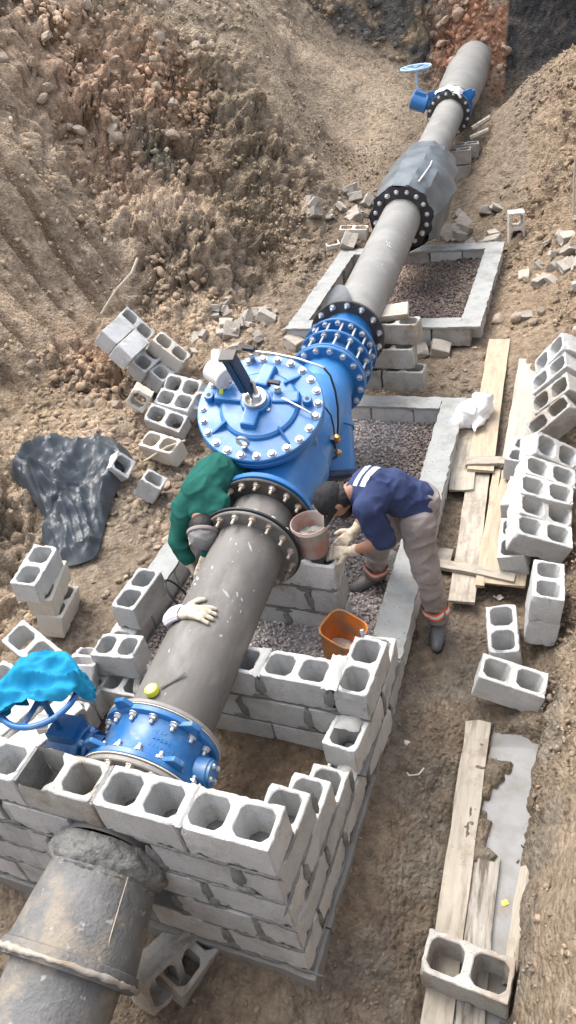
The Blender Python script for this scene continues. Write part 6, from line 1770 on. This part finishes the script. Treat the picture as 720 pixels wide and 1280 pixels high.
plank('plank', 'grey plank under the white bag, next to the chamber wall', (-.02, 4.93, -.955), (.085, 3.63, -1.025), .19, .028, 'wood_grey')
plank('plank', 'worn plank running from the upper crosspiece down past the lower one', (.175, 4.04, -1.03), (.275, 2.48, -1.105), .175, .026, 'wood_grey')
plank('plank', 'thin lath lying beside the worn plank', (.325, 3.93, -1.02), (.375, 2.62, -1.075), .06, .03, 'wood')
plank('plank', 'short upper crosspiece nailed across the planks', (.07, 3.95, -.965), (.42, 3.98, -.960), .10, .026, 'wood_grey', n=4)
plank('plank', 'lower crosspiece lying across the planks near the boot of the worker', (.02, 2.80, -1.065), (.60, 2.72, -1.055), .085, .032, 'wood_grey', n=5)
plank('plank', 'short offcut beside the left end of the lower crosspiece', (.075, 2.99, -1.095), (.075, 2.79, -1.10), .12, .03, 'wood_grey', n=3)
plank('plank', 'wide pale board under the four leaning blocks at the right bank', (.52, 5.62, -.905), (.56, 4.02, -.985), .42, .02, 'plywood')
plank('plank', 'narrow pale board along the left side of the leaning row of five', (.50, 3.90, -1.0), (.53, 2.66, -1.075), .28, .022, 'wood')
plank('plank', 'long plank with mud stains running from the puddle to the near block', (.515, 1.62, -1.225), (.575, -.12, -1.245), .140, .03, 'wood_grey')
plank('plank', 'dark wet plank lying along the puddle', (.675, .82, -1.245), (.715, -.15, -1.255), .125, .03, 'wood_muddy')
plank('plank', 'pale plank on edge against the right bank at the puddle', (.885, .80, -1.20), (.865, .25, -1.22), .10, .028, 'wood_grey', roll=.75, n=6)

# puddle
b = MB(); b.add([(.56, 1.66, -1.256), (.91, 1.66, -1.256), (.93, -.2, -1.256), (.60, -.2, -1.256)], [(0, 1, 2, 3)])
pud = b.build('puddle', M['puddle']); pud['kind'] = 'structure'

# ------------------------------------------------------------------ single stones and broken masonry
def chunk_mesh(name, seed, boxy, m):
    rnd = np.random.default_rng(seed); bm = bmesh.new()
    if boxy:
        bmesh.ops.create_cube(bm, size=1.6); bmesh.ops.subdivide_edges(bm, edges=bm.edges, cuts=1)
        sc = np.array([1, rnd.uniform(.55, .9), rnd.uniform(.35, .7)])
        for v in bm.verts: v.co = Vector(np.array(v.co) * sc * (1 + rnd.normal(0, .09, 3)))
        bmesh.ops.bevel(bm, geom=[e for e in bm.edges if e.calc_face_angle(0) > .7], offset=.06, segments=1, affect='EDGES', clamp_overlap=True)
    else:
        bmesh.ops.create_icosphere(bm, subdivisions=2, radius=1)
        sc = np.array([1, rnd.uniform(.6, .95), rnd.uniform(.45, .8)])
        pl = [(Vector(rnd.normal(size=3)).normalized(), rnd.uniform(.55, .85)) for _ in range(9)]
        for v in bm.verts:
            for nn, d_ in pl:
                k = v.co.dot(nn) - d_
                if k > 0: v.co -= nn * k
            v.co = Vector(np.array(v.co) * sc + rnd.normal(0, .025, 3))
    me = bpy.data.meshes.new(name); bm.to_mesh(me); bm.free(); me.materials.append(M[m]); return me
STONE = [chunk_mesh('stone', s, False, 'stone') for s in range(8)]
RED = [chunk_mesh('stone', s, False, 'stone_red') for s in range(8)]
CHUNK = [chunk_mesh('rubble_chunk', 40 + s, True, 'rubble') for s in range(7)]
def put(meshes, name, x, y, s, label, cat, grp, sink=.3, lift=0, flat=False):
    o = bpy.data.objects.new(name, random.choice(meshes)); COL.objects.link(o)
    e = (random.gauss(0, .25), random.gauss(0, .25), random.uniform(0, 6.3)) if flat else (random.uniform(-.7, .7), random.uniform(-.7, .7), random.uniform(0, 6.3))
    o.location = (x, y, float(gz(x, y)) + s * .45 * (1 - sink) + lift); o.rotation_euler = e; o.scale = (s,) * 3
    WORLD[o.name] = Vector(o.location)
    return tag(o, label, cat, grp)
R2 = random.Random(21)
for (x0, x1, y0, y1, n, s0, s1, lab, grp, meshes, nm, cat) in (
   (-3.35, -2.55, 5.45, 6.75, 26, .06, .14, 'grey broken masonry chunk in the rubble heap above the big blue valve', 'rubble above the big valve', CHUNK, 'rubble_chunk', 'rubble'),
   (-2.85, -2.15, 8.7, 9.9, 16, .07, .15, 'broken masonry chunk piled left of the plastic wrap', 'rubble left of the plastic wrap', CHUNK, 'rubble_chunk', 'rubble'),
   (-1.0, -.30, 8.5, 9.7, 18, .08, .16, 'brown block fragment heaped right of the plastic wrap', 'rubble right of the plastic wrap', CHUNK, 'rubble_chunk', 'rubble'),
   (.15, .80, 6.4, 8.1, 18, .06, .14, 'broken masonry chunk scattered on the right bank above the leaning blocks', 'rubble on the right bank', CHUNK, 'rubble_chunk', 'rubble'),
   (-6.4, -4.4, 7.4, 10.2, 60, .04, .13, 'loose tan stone on the upper left bank', 'stones on the upper left bank', STONE, 'stone', 'stone'),
   (-4.4, -2.4, 2.6, 5.0, 45, .03, .085, 'clod-like stone lying round the left block heap', 'stones round the left heap', STONE, 'stone', 'stone'),
   (-2.5, -1.98, 1.9, 3.4, 12, .03, .06, 'small stone between the black sheet and the chamber', 'stones by the chamber', STONE, 'stone', 'stone'),
   (-.2, 1.0, 5.3, 8.4, 22, .03, .08, 'loose stone on the brown slope right of the small chamber', 'stones on the right slope', STONE, 'stone', 'stone'),
   (-2.4, -.96, 15.2, 15.8, 16, .05, .17, 'reddish rock sticking out of the end wall', 'rocks in the end wall', RED, 'stone', 'stone')):
    for _ in range(n):
        t = R2.random() ** 2
        put(meshes, nm, R2.uniform(x0, x1), R2.uniform(y0, y1), s0 + (s1 - s0) * t, lab, cat, grp)
for i, (x, y, s) in enumerate(((-2.12, 5.93, .13), (-1.93, 5.93, .12))):
    o = put(CHUNK, 'rubble_chunk', x, y, s, ('left', 'right')[i] + ' one of two tan stones under the front left corner of the small chamber', 'rubble', 'corner stones', flat=True)
for i, (x, y, s) in enumerate(((-.72, 5.90, .13), (-.50, 5.90, .12))):
    put(CHUNK, 'rubble_chunk', x, y, s, ('left', 'right')[i] + ' one of two grey stones against the front face of the small chamber', 'rubble', 'stones at the small chamber', flat=True)
put(CHUNK, 'rubble_chunk', -2.18, 8.45, .15, 'upright stone standing on the far left corner of the small chamber', 'rubble', None, sink=-.6)
put(CHUNK, 'rubble_chunk', .38, 7.15, .12, 'single pale block fragment lying on the brown slope beside the small chamber', 'rubble', None)
# scraps
b = MB(); b.tube([(.03, 1.42, -1.17), (.10, 1.37, -1.165), (.16, 1.33, -1.16)], [.02, .018, .022], 8); tag(b.build('plastic_scrap', M['paper']), 'pale torn scrap on the mud beside the stepped wall', 'scrap')
b = MB(); b.tube([(.04, 1.22, -1.19), (.10, 1.17, -1.18), (.15, 1.20, -1.185), (.20, 1.15, -1.18), (.25, 1.17, -1.18), (.27, 1.22, -1.185)], .004, 5); tag(b.build('string', M['paper'], smooth=True), 'thin pale string curled on the mud', 'string')
def leaf(x, y, s, m, name, lab):
    z = float(gz(x, y)) + .012; b = MB(); P = []
    for i in range(5):
        P.append([Vector((x + s * (i / 4 - .5) * 1.6, y + s * (j / 3 - .5) * math.sin(math.pi * (.1 + .8 * i / 4)), z + .012 * math.sin(2 * i + j))) for j in range(4)])
    b.grid(P, .002); tag(b.build(name, M[m], smooth=True), lab, 'scrap')
leaf(.50, 2.66, .045, 'paper', 'paper_scrap', 'pale scrap on the mud above the lone upright block'); leaf(.52, 2.56, .03, 'leaf_yellow', 'yellow_leaf', 'small yellow leaf on the mud above the lone upright block')
b = MB(); b.box((.79, .62, -1.252), (.03, .02, .004), Euler((0, 0, .5)), jit=.004); tag(b.build('yellow_leaf', M['leaf_yellow']), 'yellow leaf floating on the puddle', 'leaf')
for pts, r, lab in ((((-4.05, 5.3, -.25), (-3.88, 5.45, -.05), (-3.72, 5.6, .08), (-3.70, 5.75, .18)), .016, 'dry root curling out of the left bank above the block heap'),
                    (((.62, 8.3, -.42), (.60, 8.34, -.05), (.60, 8.38, .30)), .012, 'thin upright stick on the right slope'),
                    (((-2.72, 3.5, -.86), (-2.55, 3.66, -.80), (-2.40, 3.75, -.78)), .012, 'thin stick between the black sheet and the bottom block of the heap'),
                    (((-2.35, 6.15, -.86), (-2.20, 6.35, -.82)), .012, 'short stick left of the small chamber'),
                    (((.55, 10.2, .1), (.7, 10.0, .38)), .03, 'broken root sticking out of the right slope')):
    b = MB(); b.tube(pts, r, 7); tag(b.build('stick', M['root'], smooth=True), lab, 'stick')
for i, (a0, a1) in enumerate((((-1.05, 11.6, -.12), (-.80, 11.75, -.02)), ((-1.05, 11.45, -.22), (-.78, 11.5, -.14)))):
    b = MB(); b.tube([a0, a1], .04, 8); tag(b.build('timber', M['wood_grey']), ('upper', 'lower')[i] + ' short timber wedged beside the far blue valve', 'timber')
